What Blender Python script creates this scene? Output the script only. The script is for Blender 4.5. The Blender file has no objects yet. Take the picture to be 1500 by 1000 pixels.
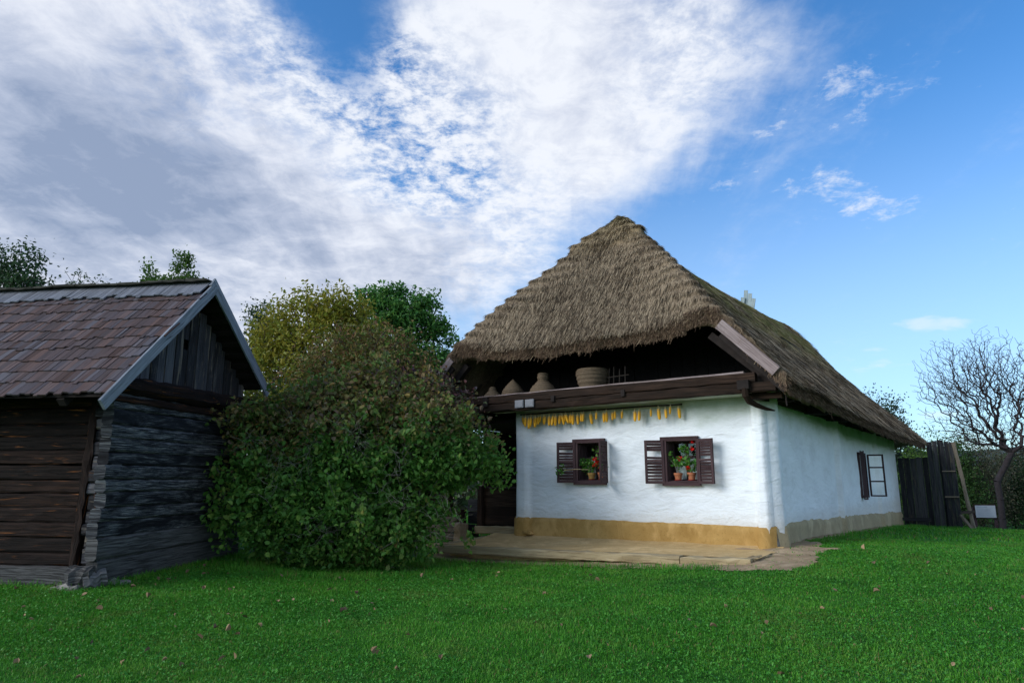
import bpy, math, numpy as np
from mathutils import Matrix, Vector
R = np.random.default_rng(7)
S = bpy.context.scene
COL = S.collection
rad = math.radians
# ------------------------------------------------------------------ camera, exposure
cam = bpy.data.cameras.new('camera'); camo = bpy.data.objects.new('camera', cam); COL.objects.link(camo)
camo.location = (0, 0, 1.6)
camo.rotation_euler = (rad(90) + math.atan(.202), 0, 0)
cam.lens = 24; cam.sensor_width = 36; cam.clip_start = .05; cam.clip_end = 3000
S.camera = camo
S.view_settings.view_transform = 'Standard'; S.view_settings.look = 'None'
S.view_settings.exposure = EXPO = 1.06; S.view_settings.gamma = 1; S.view_settings.use_curve_mapping = False

# ------------------------------------------------------------------ node helpers
def nd(nt, typ, inp=None, **pr):
    n = nt.nodes.new('ShaderNode' + typ)
    for k, v in pr.items(): setattr(n, k, v)
    for k, v in (inp or {}).items():
        s = n.inputs[k]
        if isinstance(v, bpy.types.NodeSocket): nt.links.new(v, s)
        elif isinstance(v, bpy.types.Node): nt.links.new(v.outputs[0], s)
        elif isinstance(v, (tuple, list)) and s.type == 'RGBA' and len(v) == 3: s.default_value = (*v, 1)
        else: s.default_value = v
    return n
def mth(nt, op, a, b=0.0, c=0.0, clamp=False):
    return nd(nt, 'Math', {0: a, 1: b, 2: c}, operation=op, use_clamp=clamp).outputs[0]
def mixc(nt, f, a, b, mode='MIX'):
    n = nd(nt, 'Mix', data_type='RGBA', blend_type=mode)
    for i, v in ((0, f), (6, a), (7, b)):
        s = n.inputs[i]
        if isinstance(v, bpy.types.NodeSocket): nt.links.new(v, s)
        elif isinstance(v, (tuple, list)): s.default_value = (*v[:3], 1)
        else: s.default_value = v
    return n.outputs[2]
def ramp(nt, f, stops, interp='LINEAR'):
    n = nd(nt, 'ValToRGB', {0: f}); cr = n.color_ramp; cr.interpolation = interp
    while len(cr.elements) < len(stops): cr.elements.new(.5)
    for e, (p, c) in zip(cr.elements, stops):
        e.position = p; e.color = (*c, 1) if len(c) == 3 else c
    return n.outputs[0]
def smooth(nt, f, a, b):
    return nd(nt, 'MapRange', {0: f, 1: a, 2: b, 3: 0.0, 4: 1.0}, interpolation_type='SMOOTHSTEP').outputs[0]
def noise(nt, vec, scale, detail=4, rough=.55, dist=0.0):
    return nd(nt, 'TexNoise', {'Vector': vec, 'Scale': scale, 'Detail': detail, 'Roughness': rough, 'Distortion': dist}).outputs[0]
def mapping(nt, vec, scale=(1, 1, 1), rot=(0, 0, 0), loc=(0, 0, 0)):
    return nd(nt, 'Mapping', {'Vector': vec, 'Scale': scale, 'Rotation': rot, 'Location': loc}).outputs[0]
def newmat(name):
    m = bpy.data.materials.new(name); m.use_nodes = True; nt = m.node_tree; nt.nodes.clear()
    return m, nt
def finish(nt, col, rough=.8, bump=None, bstr=.4, bdist=.01, spec=.3, trans=0.0, metallic=0.0):
    p = nd(nt, 'BsdfPrincipled', {'Base Color': col, 'Roughness': rough, 'Specular IOR Level': spec, 'Metallic': metallic})
    if bump is not None:
        b = nd(nt, 'Bump', {'Height': bump, 'Strength': bstr, 'Distance': bdist}); nt.links.new(b.outputs[0], p.inputs['Normal'])
    sh = p.outputs[0]
    if trans:
        t = nd(nt, 'BsdfTranslucent', {'Color': col}); mx = nd(nt, 'MixShader', {0: trans, 1: sh, 2: t}); sh = mx.outputs[0]
    o = nd(nt, 'OutputMaterial', {'Surface': sh})
    return p

# ------------------------------------------------------------------ world: sky and clouds
TH = math.atan(.202)
def pixdir(px, py):
    u, v = (px - 750) / 1000, (500 - py) / 1000
    d = np.array([u, math.cos(TH) - v * math.sin(TH), math.sin(TH) + v * math.cos(TH)])
    return d / np.linalg.norm(d)
SUN_AZ, SUN_EL = rad(-112), rad(24)          # azimuth measured from +Y (the view) towards +X
def build_world():
    w = bpy.data.worlds.new('World'); S.world = w; w.use_nodes = True
    nt = w.node_tree; nt.nodes.clear()
    sky = nd(nt, 'TexSky', sky_type='NISHITA', sun_disc=False, sun_elevation=SUN_EL, sun_rotation=SUN_AZ,
             altitude=300, air_density=1.0, dust_density=.6, ozone_density=3.0)
    D = nd(nt, 'TexCoord').outputs['Generated']
    sep = nd(nt, 'SeparateXYZ', {0: D}); x, y, z = sep.outputs
    k = mth(nt, 'MAXIMUM', mth(nt, 'ADD', z, .14), .05)
    P = nd(nt, 'CombineXYZ', {0: mth(nt, 'DIVIDE', x, k), 1: mth(nt, 'DIVIDE', y, k), 2: 0.0}).outputs[0]
    # warped direction for the large cloud banks
    wn = nd(nt, 'TexNoise', {'Vector': P, 'Scale': 1.6, 'Detail': 4.0, 'Roughness': .55}).outputs[1]
    wv = nd(nt, 'VectorMath', {0: wn, 1: (.5, .5, .5)}, operation='SUBTRACT').outputs[0]
    Dw = nd(nt, 'VectorMath', {0: nd(nt, 'VectorMath', {0: wv, 'Scale': .20}, operation='SCALE').outputs[0], 1: D}, operation='ADD').outputs[0]
    def blobs(lst):
        tot = None
        for px, py, r, a in lst:
            d = pixdir(px, py)
            dist = nd(nt, 'VectorMath', {0: Dw, 1: tuple(d)}, operation='DISTANCE').outputs['Value']
            v = nd(nt, 'MapRange', {0: dist, 1: 0.0, 2: r / 1000 * 1.35, 3: a, 4: 0.0}, interpolation_type='SMOOTHERSTEP').outputs[0]
            tot = v if tot is None else mth(nt, 'ADD', tot, v)
        return tot
    cov = blobs([(-150, 300, 420, 1.1), (120, 180, 330, .9), (330, 200, 280, .85), (480, 300, 240, .85), (250, 430, 330, .9), (620, 400, 190, .6),
                 (700, 60, 210, .8), (800, 150, 220, .8), (920, 90, 190, .6), (790, 290, 170, .6), (730, 390, 100, .4), (1040, 140, 150, .36), (1140, 118, 100, .26), (560, 210, 110, .35), (620, 100, 90, .25), (330, 40, 160, .35),
                 (455, 40, 110, -.78), (520, 120, 90, -.40), (690, 450, 80, -.15)])
    dark = blobs([(130, 250, 200, .55), (280, 270, 120, .45), (430, 360, 130, .38), (0, 180, 130, .30), (600, 400, 130, .55), (150, 370, 200, .35), (350, 430, 180, .30), (250, 110, 90, .2), (380, 235, 50, .3)])
    # streaky detail; streaks run away from the viewer to the right
    Pa = mapping(nt, P, scale=(1.15, .24, 1), rot=(0, 0, rad(-38)))
    Pb = mapping(nt, P, scale=(.45, 1.5, 1), rot=(0, 0, rad(-25)))
    n1 = noise(nt, Pa, 3.2, 8, .6, .5)
    n2 = noise(nt, P, 9.0, 8, .66, .35)
    n3 = noise(nt, Pb, 5.0, 8, .62, .6)
    n4 = noise(nt, P, 26.0, 4, .7, .2)
    det = mth(nt, 'ADD', mth(nt, 'MULTIPLY', mth(nt, 'SUBTRACT', n1, .5), 1.4), mth(nt, 'MULTIPLY', mth(nt, 'SUBTRACT', n2, .5), .42))
    det = mth(nt, 'ADD', det, mth(nt, 'MULTIPLY', mth(nt, 'SUBTRACT', n4, .5), .22))
    base = mth(nt, 'ADD', cov, det)
    c1 = smooth(nt, base, .06, 1.25)
    # small wisps in the blue at right
    wis = blobs([(1080, 215, 70, .5), (1160, 190, 55, .45), (1240, 170, 60, .5), (1290, 115, 70, .45), (1350, 105, 40, .3), (1410, 135, 40, .3), (1200, 305, 70, .6), (1260, 295, 60, .6), (1300, 285, 40, .4),
                 (1450, 280, 90, .3), (980, 310, 90, .3), (1100, 315, 90, .2), (900, 340, 60, .3), (1200, 120, 60, .2)])
    c2 = smooth(nt, mth(nt, 'ADD', wis, mth(nt, 'ADD', mth(nt, 'MULTIPLY', mth(nt, 'SUBTRACT', n2, .5), 2.2), mth(nt, 'MULTIPLY', mth(nt, 'SUBTRACT', n4, .5), 1.0))), .50, 1.3)
    c2 = mth(nt, 'MULTIPLY', c2, mth(nt, 'MULTIPLY', smooth(nt, wis, .03, .3), .75))
    # long thin streak low on the right
    lo = blobs([(1240, 512, 35, .7), (1290, 508, 38, .9), (1335, 504, 38, .8), (1380, 500, 35, .7), (1470, 496, 30, .5), (1450, 640, 90, .7), (1370, 635, 60, .6)])
    zb = mth(nt, 'MULTIPLY', smooth(nt, mth(nt, 'ADD', mth(nt, 'MULTIPLY', n2, 1.4), lo), 1.25, 2.1), .45)
    # broken cloud over the unseen sky behind the camera, shaped to raise ambient light
    back = mth(nt, 'MULTIPLY', smooth(nt, mth(nt, 'ADD', n1, 0.0), .30, .55), mth(nt, 'MULTIPLY', smooth(nt, y, .15, -.35), .55))
    C = mth(nt, 'MAXIMUM', mth(nt, 'MAXIMUM', c1, c2), mth(nt, 'MAXIMUM', zb, back))
    fleck = smooth(nt, mth(nt, 'ADD', mth(nt, 'MULTIPLY', n2, .6), mth(nt, 'MULTIPLY', n4, .5)), .40, .66)
    fb = blobs([(600, 170, 150, 1.0), (650, 260, 100, .6), (330, 60, 150, .4), (1010, 110, 150, .4), (760, 330, 130, .4), (490, 70, 120, .7)])
    C = mth(nt, 'MULTIPLY', C, mth(nt, 'SUBTRACT', 1.0, mth(nt, 'MULTIPLY', mth(nt, 'MINIMUM', fb, 1.0), mth(nt, 'SUBTRACT', 1.0, fleck))), clamp=True)
    C = mth(nt, 'MULTIPLY', C, .95)
    skyc = mixc(nt, 1.0, sky.outputs[0], (SKYT[0], SKYT[1], SKYT[2]), 'MULTIPLY')
    hz = smooth(nt, z, .52, .02)
    skyc = mixc(nt, mth(nt, 'MULTIPLY', hz, .50), skyc, HZC)
    sh = mth(nt, 'ADD', mth(nt, 'MULTIPLY', dark, .98), mth(nt, 'MULTIPLY', mth(nt, 'SUBTRACT', .5, noise(nt, Pa, 2.6, 6, .55, .4)), 1.7))
    sh = mth(nt, 'ADD', sh, mth(nt, 'MULTIPLY', mth(nt, 'SUBTRACT', .5, n2), 1.1))
    sh = mth(nt, 'SUBTRACT', sh, mth(nt, 'MULTIPLY', smooth(nt, y, .1, -.35), .6), clamp=True)  # lightens the unseen clouds behind the camera for more ambient light
    cc = ramp(nt, sh, [(0, CLO[0]), (.25, CLO[1]), (.6, CLO[2]), (1, CLO[3])])
    fin = mixc(nt, C, skyc, cc)
    bg = nd(nt, 'Background', {'Color': fin, 'Strength': SKYS})
    nd(nt, 'OutputWorld', {'Surface': bg.outputs[0]})
SKYS = .10
SKYT = (.43, .83, 1.10)
HZC = (3.9, 4.25, 4.35)
CLO = [(4.5, 4.65, 4.95), (3.7, 3.9, 4.4), (2.4, 2.7, 3.4), (1.45, 1.8, 2.55)]
build_world()
sun = bpy.data.lights.new('sun', 'SUN'); sun.energy = 1.4; sun.angle = rad(34); sun.color = (1, .95, .90)
so = bpy.data.objects.new('sun', sun); COL.objects.link(so)
sd = Vector((math.sin(SUN_AZ) * math.cos(SUN_EL), math.cos(SUN_AZ) * math.cos(SUN_EL), math.sin(SUN_EL)))
so.rotation_euler = sd.to_track_quat('Z', 'Y').to_euler(); so.location = sd * 50

# ------------------------------------------------------------------ mesh helpers
def norm(v): return v / (np.linalg.norm(v, axis=-1, keepdims=True) + 1e-12)
def emp(name, loc, rz=0.0, label=None, cat=None, group=None):
    o = bpy.data.objects.new(name, None); COL.objects.link(o)
    o.location = loc; o.rotation_euler = (0, 0, rz); o.empty_display_size = .2
    tag(o, label, cat, group); return o
def tag(o, label=None, cat=None, group=None, kind=None):
    if label: o['label'] = label
    if cat: o['category'] = cat
    if group: o['group'] = group
    if kind: o['kind'] = kind
    return o
def wmat(o):
    m = Matrix.Translation(o.location) @ o.rotation_euler.to_matrix().to_4x4()
    return wmat(o.parent) @ m if o.parent else m
def rawmesh(name, V, groups, uv=None, smoothf=False):
    V = np.asarray(V, np.float32); me = bpy.data.meshes.new(name)
    groups = [np.asarray(g, np.int32) for g in groups if len(g)]
    nl = sum(g.size for g in groups); nf = sum(len(g) for g in groups)
    me.vertices.add(len(V)); me.vertices.foreach_set('co', V.ravel())
    me.loops.add(nl); me.loops.foreach_set('vertex_index', np.concatenate([g.ravel() for g in groups]))
    me.polygons.add(nf)
    tot = np.concatenate([np.full(len(g), g.shape[1], np.int32) for g in groups])
    st = np.concatenate([[0], np.cumsum(tot)[:-1]]).astype(np.int32)
    me.polygons.foreach_set('loop_start', st)
    me.polygons.foreach_set('use_smooth', np.full(nf, smoothf))
    if uv is not None:
        l = me.uv_layers.new(name='UVMap'); l.data.foreach_set('uv', np.asarray(uv, np.float32).ravel())
    me.update(calc_edges=True); return me
def link(name, me, mat, parent=None, origin=None):
    """vertices come in world coordinates; they are stored relative to the parent or to origin"""
    o = bpy.data.objects.new(name, me); COL.objects.link(o)
    me.materials.append(mat)
    if parent is not None:
        me.transform(wmat(parent).inverted()); o.parent = parent
    elif origin is not None:
        me.transform(Matrix.Translation(-Vector(origin))); o.location = origin
    return o
class MB:
    """collects pieces (boxes, beams, tubes, lathes); UV u = metres along the grain, v = metres across"""
    def __init__(s, fr=None): s.V = []; s.F = {}; s.U = {}; s.n = 0; s.fr = fr
    def add(s, V, F, U=None):
        V = np.asarray(V, float); F = np.asarray(F, int)
        if s.fr is not None: V = s.fr(V)
        k = F.shape[1]
        if U is None: U = np.zeros((F.size, 2))
        s.V.append(V); s.F.setdefault(k, []).append(F + s.n); s.U.setdefault(k, []).append(np.asarray(U).reshape(-1, 2)); 
        s.n += len(V)
    def merge(s, V, Fs):
        V = np.asarray(V, float)
        if s.fr is not None: V = s.fr(V)
        for F in Fs:
            F = np.asarray(F, int)
            if len(F) == 0: continue
            k = F.shape[1]; s.F.setdefault(k, []).append(F + s.n); s.U.setdefault(k, []).append(np.zeros((F.size, 2)))
        s.V.append(V); s.n += len(V)
    def beam(s, p0, p1, w, h, up=(0, 0, 1), seg=1, jit=0.0, rnd=.0, taper=1.0, n=None):
        """timber from p0 to p1; w across, h along up; jit roughens the section, rnd rounds the corners"""
        p0 = np.array(p0, float); p1 = np.array(p1, float); L = np.linalg.norm(p1 - p0); a = (p1 - p0) / L
        up = np.array(up, float); sd_ = norm(np.cross(a, up)); up = np.cross(sd_, a)
        c = max(rnd, .003 if seg > 1 else 0)
        if c > 0:
            q = [(-w/2+c, -h/2), (w/2-c, -h/2), (w/2, -h/2+c), (w/2, h/2-c), (w/2-c, h/2), (-w/2+c, h/2), (-w/2, h/2-c), (-w/2, -h/2+c)]
        else: q = [(-w/2, -h/2), (w/2, -h/2), (w/2, h/2), (-w/2, h/2)]
        q = np.array(q); m = len(q)
        ts = np.linspace(0, 1, seg + 1); V = []
        wob = np.cumsum(R.normal(0, jit * .5, (seg + 1, m, 2)), axis=0) * .5 if jit else np.zeros((seg + 1, m, 2))
        if jit: wob -= wob.mean(0)
        for i, t in enumerate(ts):
            k = 1 + (taper - 1) * t
            qq = q * k + wob[i] + (R.normal(0, jit, (m, 2)) if jit else 0)
            V.append(p0 + a * L * t + qq[:, :1] * sd_ + qq[:, 1:] * up)
        V = np.concatenate(V)
        per = np.concatenate([[0], np.cumsum(np.linalg.norm(np.roll(q, -1, 0) - q, axis=1))])
        u0, v0 = R.uniform(0, 50, 2); F = []; U = []
        for i in range(seg):
            for j in range(m):
                j2 = (j + 1) % m; F.append([i*m+j, i*m+j2, (i+1)*m+j2, (i+1)*m+j])
                U += [(u0+L*ts[i], v0+per[j]), (u0+L*ts[i], v0+per[j+1]), (u0+L*ts[i+1], v0+per[j+1]), (u0+L*ts[i+1], v0+per[j])]
        caps = [list(range(m))[::-1], [seg*m+j for j in range(m)]]
        UC = [(u0+q[j][0]*.3, v0+q[j][1]) for j in caps[0]] + [(u0+q[j][0]*.3, v0+q[j][1]) for j in range(m)]
        if s.fr is not None: V = s.fr(V)
        s.F.setdefault(4, []).append(np.array(F)+s.n); s.U.setdefault(4, []).append(np.array(U))
        s.F.setdefault(m, []).append(np.array(caps)+s.n); s.U.setdefault(m, []).append(np.array(UC))
        s.V.append(V); s.n += len(V)
        return s
    def box(s, lo, hi, ax=0):
        lo = np.array(lo, float); hi = np.array(hi, float); c = (lo+hi)/2
        p0 = c.copy(); p1 = c.copy(); p0[ax] = lo[ax]; p1[ax] = hi[ax]
        up = (0, 0, 1) if ax != 2 else (0, 1, 0)
        o = [i for i in range(3) if i != ax]
        ui = 2 if ax != 2 else 1; wi = [i for i in o if i != ui][0]
        return s.beam(p0, p1, hi[wi]-lo[wi], hi[ui]-lo[ui], up=up)
    def tube(s, pts, rs, m=6):
        pts = np.array(pts, float); rs = np.broadcast_to(rs, (len(pts),)); V = []
        tg = norm(np.gradient(pts, axis=0)); ref = np.array([.3, .2, 1.]) if abs(tg[0][2]) < .9 else np.array([1., .2, .1])
        for p, t, r in zip(pts, tg, rs):
            a = norm(np.cross(t, ref)); b = np.cross(t, a)
            an = np.arange(m) / m * 2 * math.pi
            V.append(p + r * (np.cos(an)[:, None] * a + np.sin(an)[:, None] * b))
        F = [[i*m+j, i*m+(j+1) % m, (i+1)*m+(j+1) % m, (i+1)*m+j] for i in range(len(pts)-1) for j in range(m)]
        s.add(np.concatenate(V), F); return s
    def lathe(s, c, prof, m=20, cap=True):
        c = np.array(c, float); V = []; an = np.arange(m)/m*2*math.pi
        for r, z in prof: V.append(np.stack([c[0]+r*np.cos(an), c[1]+r*np.sin(an), np.full(m, c[2]+z)], 1))
        k = len(prof)
        F = [[i*m+j, i*m+(j+1) % m, (i+1)*m+(j+1) % m, (i+1)*m+j] for i in range(k-1) for j in range(m)]
        s.add(np.concatenate(V), F); return s
    def build(s, name, mat, parent=None, origin=None, sm=False):
        ks = sorted(s.F); groups = [np.concatenate(s.F[k]) for k in ks]; uv = np.concatenate([np.concatenate(s.U[k]) for k in ks])
        me = rawmesh(name, np.concatenate(s.V), groups, uv, sm)
        return link(name, me, mat, parent, origin)

# local frames: house (x right along the front, y into the house), barn (x right, y along its gable wall)
def frame(o, ang):
    c, s_ = math.cos(ang), math.sin(ang)
    def f(V):
        V = np.asarray(V, float)
        return np.stack([o[0]+V[..., 0]*c-V[..., 1]*s_, o[1]+V[..., 0]*s_+V[..., 1]*c, V[..., 2]], -1)
    return f
HA = math.atan2(-.589, .808); BA = math.atan2(-.1455, .989)
HF = frame((4.1, 11.0), HA); BF = frame((-5.2, 9.0), BA)

# value noise for geometry
_T = R.random((64, 64, 64)).astype(np.float32)
def vn(x, y, z=0.0):
    x, y, z = np.broadcast_arrays(np.asarray(x, float), np.asarray(y, float), np.asarray(z, float))
    xi, yi, zi = np.floor(x).astype(int), np.floor(y).astype(int), np.floor(z).astype(int)
    fx, fy, fz = x-xi, y-yi, z-zi; fx, fy, fz = (f*f*(3-2*f) for f in (fx, fy, fz)); r = 0
    for a in (0, 1):
        for b in (0, 1):
            for c in (0, 1):
                r = r + _T[(xi+a) % 64, (yi+b) % 64, (zi+c) % 64]*(fx if a else 1-fx)*(fy if b else 1-fy)*(fz if c else 1-fz)
    return r*2-1

# ------------------------------------------------------------------ materials
def wood(name, cols, rnd=.5, grain=1.0, bstr=.6, rough=.85, knots=None, pale=None, pgr=9):
    """cols: dark to light stops along the grain noise"""
    m, nt = newmat(name)
    uv = nd(nt, 'TexCoord').outputs['UV']; isl = nd(nt, 'NewGeometry').outputs['Random Per Island']
    g = noise(nt, mapping(nt, uv, scale=(1.6*grain, 38*grain, 1)), 1.0, 8, .7, .35)
    g2 = noise(nt, mapping(nt, uv, scale=(.8, 7, 1)), 1.0, 5, .6, .8)
    f = mth(nt, 'ADD', mth(nt, 'MULTIPLY', g, .75), mth(nt, 'MULTIPLY', g2, .35))
    f = mth(nt, 'ADD', f, mth(nt, 'MULTIPLY', mth(nt, 'SUBTRACT', isl, .5), rnd*.5))
    n = len(cols)
    c = ramp(nt, f, [(.28+.5*i/(n-1), cc) for i, cc in enumerate(cols)])
    if pale:
        mk = smooth(nt, noise(nt, mapping(nt, uv, scale=(1.1, pgr, 1), loc=(7, 3, 0)), 1.0, 6, .65, 1.0), .53, .68)
        c = mixc(nt, mth(nt, 'MULTIPLY', mk, .8), c, pale)
    if knots:
        mk = smooth(nt, noise(nt, mapping(nt, uv, scale=(1.0, 15, 1), loc=(3, 9, 0)), 1.0, 4, .6, 2.0), .60, .74)
        c = mixc(nt, mk, c, knots)
    hc = mth(nt, 'MULTIPLY', smooth(nt, g, .34, .5), 1.0)
    finish(nt, c, rough, mth(nt, 'ADD', hc, mth(nt, 'MULTIPLY', g2, .7)), bstr, .012, .2)
    return m
def plain(name, col, rough=.7, var=.25, sc=8, bstr=.2, trans=0.0, spec=.3, metallic=0.0, rnd=0.0):
    m, nt = newmat(name); co = nd(nt, 'TexCoord').outputs['Object']
    n = noise(nt, co, sc, 6, .65)
    lo = tuple(c*(1-var) for c in col); hi = tuple(min(1, c*(1+var)) for c in col)
    c = ramp(nt, n, [(.3, lo), (.7, hi)])
    if rnd:
        isl = nd(nt, 'NewGeometry').outputs['Random Per Island']
        c = mixc(nt, 1.0, c, ramp(nt, isl, [(0, (1-rnd,)*3), (1, (1+rnd,)*3)]), 'MULTIPLY')
    finish(nt, c, rough, n, bstr, .01, spec, trans, metallic); return m
def leafmat(name, cols, trans=.35, rough=.5, patch=None, psc=.8, pa=.48, pb=.6):
    m, nt = newmat(name); isl = nd(nt, 'NewGeometry').outputs['Random Per Island']
    co = nd(nt, 'TexCoord').outputs['Object']
    n = noise(nt, co, psc, 3, .5)
    f = mth(nt, 'ADD', mth(nt, 'MULTIPLY', isl, .75), mth(nt, 'MULTIPLY', n, .35))
    c = ramp(nt, f, [(.05+.95*i/(len(cols)-1), cc) for i, cc in enumerate(cols)])
    if patch:
        for pc, axis, lo, hi in patch:
            sp = nd(nt, 'SeparateXYZ', {0: co}).outputs[axis]
            k = mth(nt, 'ADD', smooth(nt, sp, lo, hi), mth(nt, 'MULTIPLY', mth(nt, 'SUBTRACT', n, .5), 2.2))
            k = smooth(nt, mth(nt, 'ADD', k, mth(nt, 'MULTIPLY', mth(nt, 'SUBTRACT', isl, .5), .9)), .35, .9)
            c = mixc(nt, mth(nt, 'MULTIPLY', k, .85), c, ramp(nt, nd(nt, 'TexWhiteNoise', {'W': isl}, noise_dimensions='1D').outputs[0], [(i/(len(pc)-1), q) for i, q in enumerate(pc)]))
    finish(nt, c, rough, None, trans=trans, spec=.25); return m
def plaster(name, green_top):
    m, nt = newmat(name); co = nd(nt, 'TexCoord').outputs['Object']
    z = nd(nt, 'SeparateXYZ', {0: co}).outputs[2]
    n = noise(nt, mapping(nt, co, scale=(1, 1, 1.6)), 1.3, 6, .6); f = noise(nt, co, 22, 6, .7)
    b = noise(nt, mapping(nt, co, scale=(1, 1, 2.6)), 3.0, 5, .55, .6)
    c = ramp(nt, n, [(.3, (.72, .76, .79)), (.5, (.80, .85, .88)), (.7, (.83, .88, .91))])
    c = mixc(nt, mth(nt, 'MULTIPLY', smooth(nt, f, .62, .75), .25), c, (.55, .55, .52))
    mk = smooth(nt, mth(nt, 'ADD', z, mth(nt, 'MULTIPLY', mth(nt, 'SUBTRACT', n, .5), 1.0)), green_top[0], green_top[1])
    c = mixc(nt, mth(nt, 'MULTIPLY', mk, green_top[2]), c, (.22, .30, .15))  # green tone growing stronger towards the top of the wall
    sp_ = smooth(nt, mth(nt, 'ADD', z, mth(nt, 'MULTIPLY', f, .35)), .82, .50)
    c = mixc(nt, mth(nt, 'MULTIPLY', sp_, .35), c, (.48, .40, .27))
    pt = smooth(nt, noise(nt, mapping(nt, co, scale=(1, 1, 1.3), loc=(4, 2, 7)), 1.9, 3, .5, .4), .56, .60)
    c = mixc(nt, mth(nt, 'MULTIPLY', pt, .16), c, (.60, .62, .62))
    # thin dark rain streaks and chips
    st = smooth(nt, noise(nt, mapping(nt, co, scale=(9, 9, .7)), 1.0, 4, .6), .66, .8)
    c = mixc(nt, mth(nt, 'MULTIPLY', st, .22), c, (.40, .40, .36))
    ch = smooth(nt, noise(nt, co, 7.0, 2, .5), .76, .80)
    c = mixc(nt, mth(nt, 'MULTIPLY', ch, .6), c, (.35, .29, .2))
    finish(nt, c, .92, mth(nt, 'ADD', mth(nt, 'MULTIPLY', b, 1.0), mth(nt, 'MULTIPLY', f, .22)), .8, .04, .15); return m
def clay(name, a, b_, side=None):
    m, nt = newmat(name); co = nd(nt, 'TexCoord').outputs['Object']
    n = noise(nt, co, 3.0, 7, .65, .5); f = noise(nt, co, 30, 5, .7)
    c = ramp(nt, n, [(.3, a), (.7, b_)])
    c = mixc(nt, mth(nt, 'MULTIPLY', smooth(nt, f, .55, .68), .45), c, tuple(x*.5 for x in a))
    c = mixc(nt, mth(nt, 'MULTIPLY', smooth(nt, noise(nt, mapping(nt, co, scale=(1, 1, .5)), 2.2, 5, .7, .6), .5, .66), .45), c, tuple(min(1, x*1.35+.04) for x in b_))
    finish(nt, c, .95, mth(nt, 'ADD', n, mth(nt, 'MULTIPLY', f, .4)), .5, .02, .1); return m

M = {}
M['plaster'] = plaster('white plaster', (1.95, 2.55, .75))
M['ochre'] = clay('ochre clay', (.34, .20, .06), (.46, .29, .10))
M['ochre_side'] = clay('pale clay', (.30, .25, .155), (.42, .35, .215))
M['deck'] = clay('trodden clay', (.44, .30, .13), (.58, .41, .20))
M['earth'] = clay('bare earth', (.20, .14, .08), (.42, .31, .19))
M['beam_dark'] = wood('dark beam', [(.003, .002, .002), (.012, .008, .005), (.028, .015, .009), (.075, .045, .028)], .5)
M['board_grey'] = wood('weathered pink board', [(.10, .075, .07), (.20, .15, .14), (.30, .24, .23), (.38, .32, .30)], .3)
M['barge'] = wood('blue grey board', [(.08, .09, .105), (.16, .175, .20), (.24, .265, .30), (.33, .355, .39)], .3, knots=(.03, .035, .04))
M['frame'] = wood('window brown', [(.018, .010, .012), (.045, .026, .028), (.07, .042, .045), (.11, .075, .07)], .3)
M['edge_log'] = wood('pale timber', [(.12, .085, .045), (.28, .21, .115), (.38, .30, .17), (.50, .41, .26)], .3)
M['shed'] = wood('black plank', [(.004, .004, .005), (.012, .012, .014), (.028, .029, .033), (.07, .07, .07)], .7, pale=(.09, .075, .055))
M['post'] = wood('pale post', [(.08, .06, .045), (.16, .125, .09), (.22, .18, .13), (.30, .25, .19)], .3)
m, nt = newmat('barn grey log'); uv = nd(nt, 'TexCoord').outputs['UV']; isl = nd(nt, 'NewGeometry').outputs['Random Per Island']
g = noise(nt, mapping(nt, uv, scale=(2.6, 75, 1)), 1.0, 9, .75, .6); p1 = noise(nt, mapping(nt, uv, scale=(1.3, 6, 1)), 1.0, 5, .65, 1.2); g3 = noise(nt, mapping(nt, uv, scale=(5, 24, 1)), 1.0, 6, .7, 1.5)
st = mth(nt, 'MULTIPLY', smooth(nt, g, .44, .60), smooth(nt, mth(nt, 'ADD', p1, mth(nt, 'MULTIPLY', mth(nt, 'SUBTRACT', isl, .5), .22)), .36, .62))
c = ramp(nt, p1, [(.3, (.006, .006, .008)), (.55, (.020, .022, .027)), (.75, (.045, .048, .054))])
c = mixc(nt, st, c, ramp(nt, g3, [(.3, (.08, .09, .105)), (.5, (.18, .19, .20)), (.66, (.33, .33, .31)), (.75, (.30, .24, .17))]))
finish(nt, c, .85, mth(nt, 'ADD', smooth(nt, g, .3, .55), mth(nt, 'MULTIPLY', g3, .6)), .7, .014, .2); M['barn_log'] = m
M['barn_dark'] = wood('barn brown log', [(.002, .001, .001), (.006, .003, .002), (.013, .006, .004), (.034, .015, .008)], .6, bstr=.8, knots=(.24, .085, .022))
M['barn_sill'] = wood('barn grey sill', [(.015, .014, .014), (.045, .044, .044), (.08, .08, .08), (.15, .15, .15)], .4, grain=1.3, bstr=.9)
M['barn_board'] = wood('gable board', [(.010, .010, .012), (.028, .027, .03), (.06, .06, .068), (.11, .11, .12)], .8, pale=(.24, .2, .15), knots=(.07, .035, .02))
M['under'] = plain('dark timber', (.018, .013, .011), .9, .4)
M['void'] = plain('dark void', (.008, .007, .007), .95, .3)  # near-black colour stands in for the dark depth behind openings
M['basket'] = plain('straw basket', (.11, .08, .05), .9, .25, 25, .5)
M['terracotta'] = plain('terracotta', (.42, .15, .07), .8, .25, 14, .2)
M['saucer'] = plain('red saucer', (.35, .045, .03), .5, .1)
M['corn'] = plain('corn', (.80, .42, .025), .45, .25, 6, .2, rnd=.3)
M['husk'] = plain('husk', (.52, .42, .24), .8, .3, 20)
M['red'] = plain('red petal', (.75, .012, .010), .5, .15, trans=.2)
M['geranium'] = leafmat('geranium leaf', [(.03, .13, .02), (.07, .22, .03), (.16, .28, .04)], .3)
M['curtain'] = plain('lace', (.55, .62, .62), .9, .15, 30)
M['rack'] = plain('old stick', (.022, .018, .014), .9)
M['plate'] = plain('grey plate', (.19, .20, .22), .5, .12)
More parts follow.
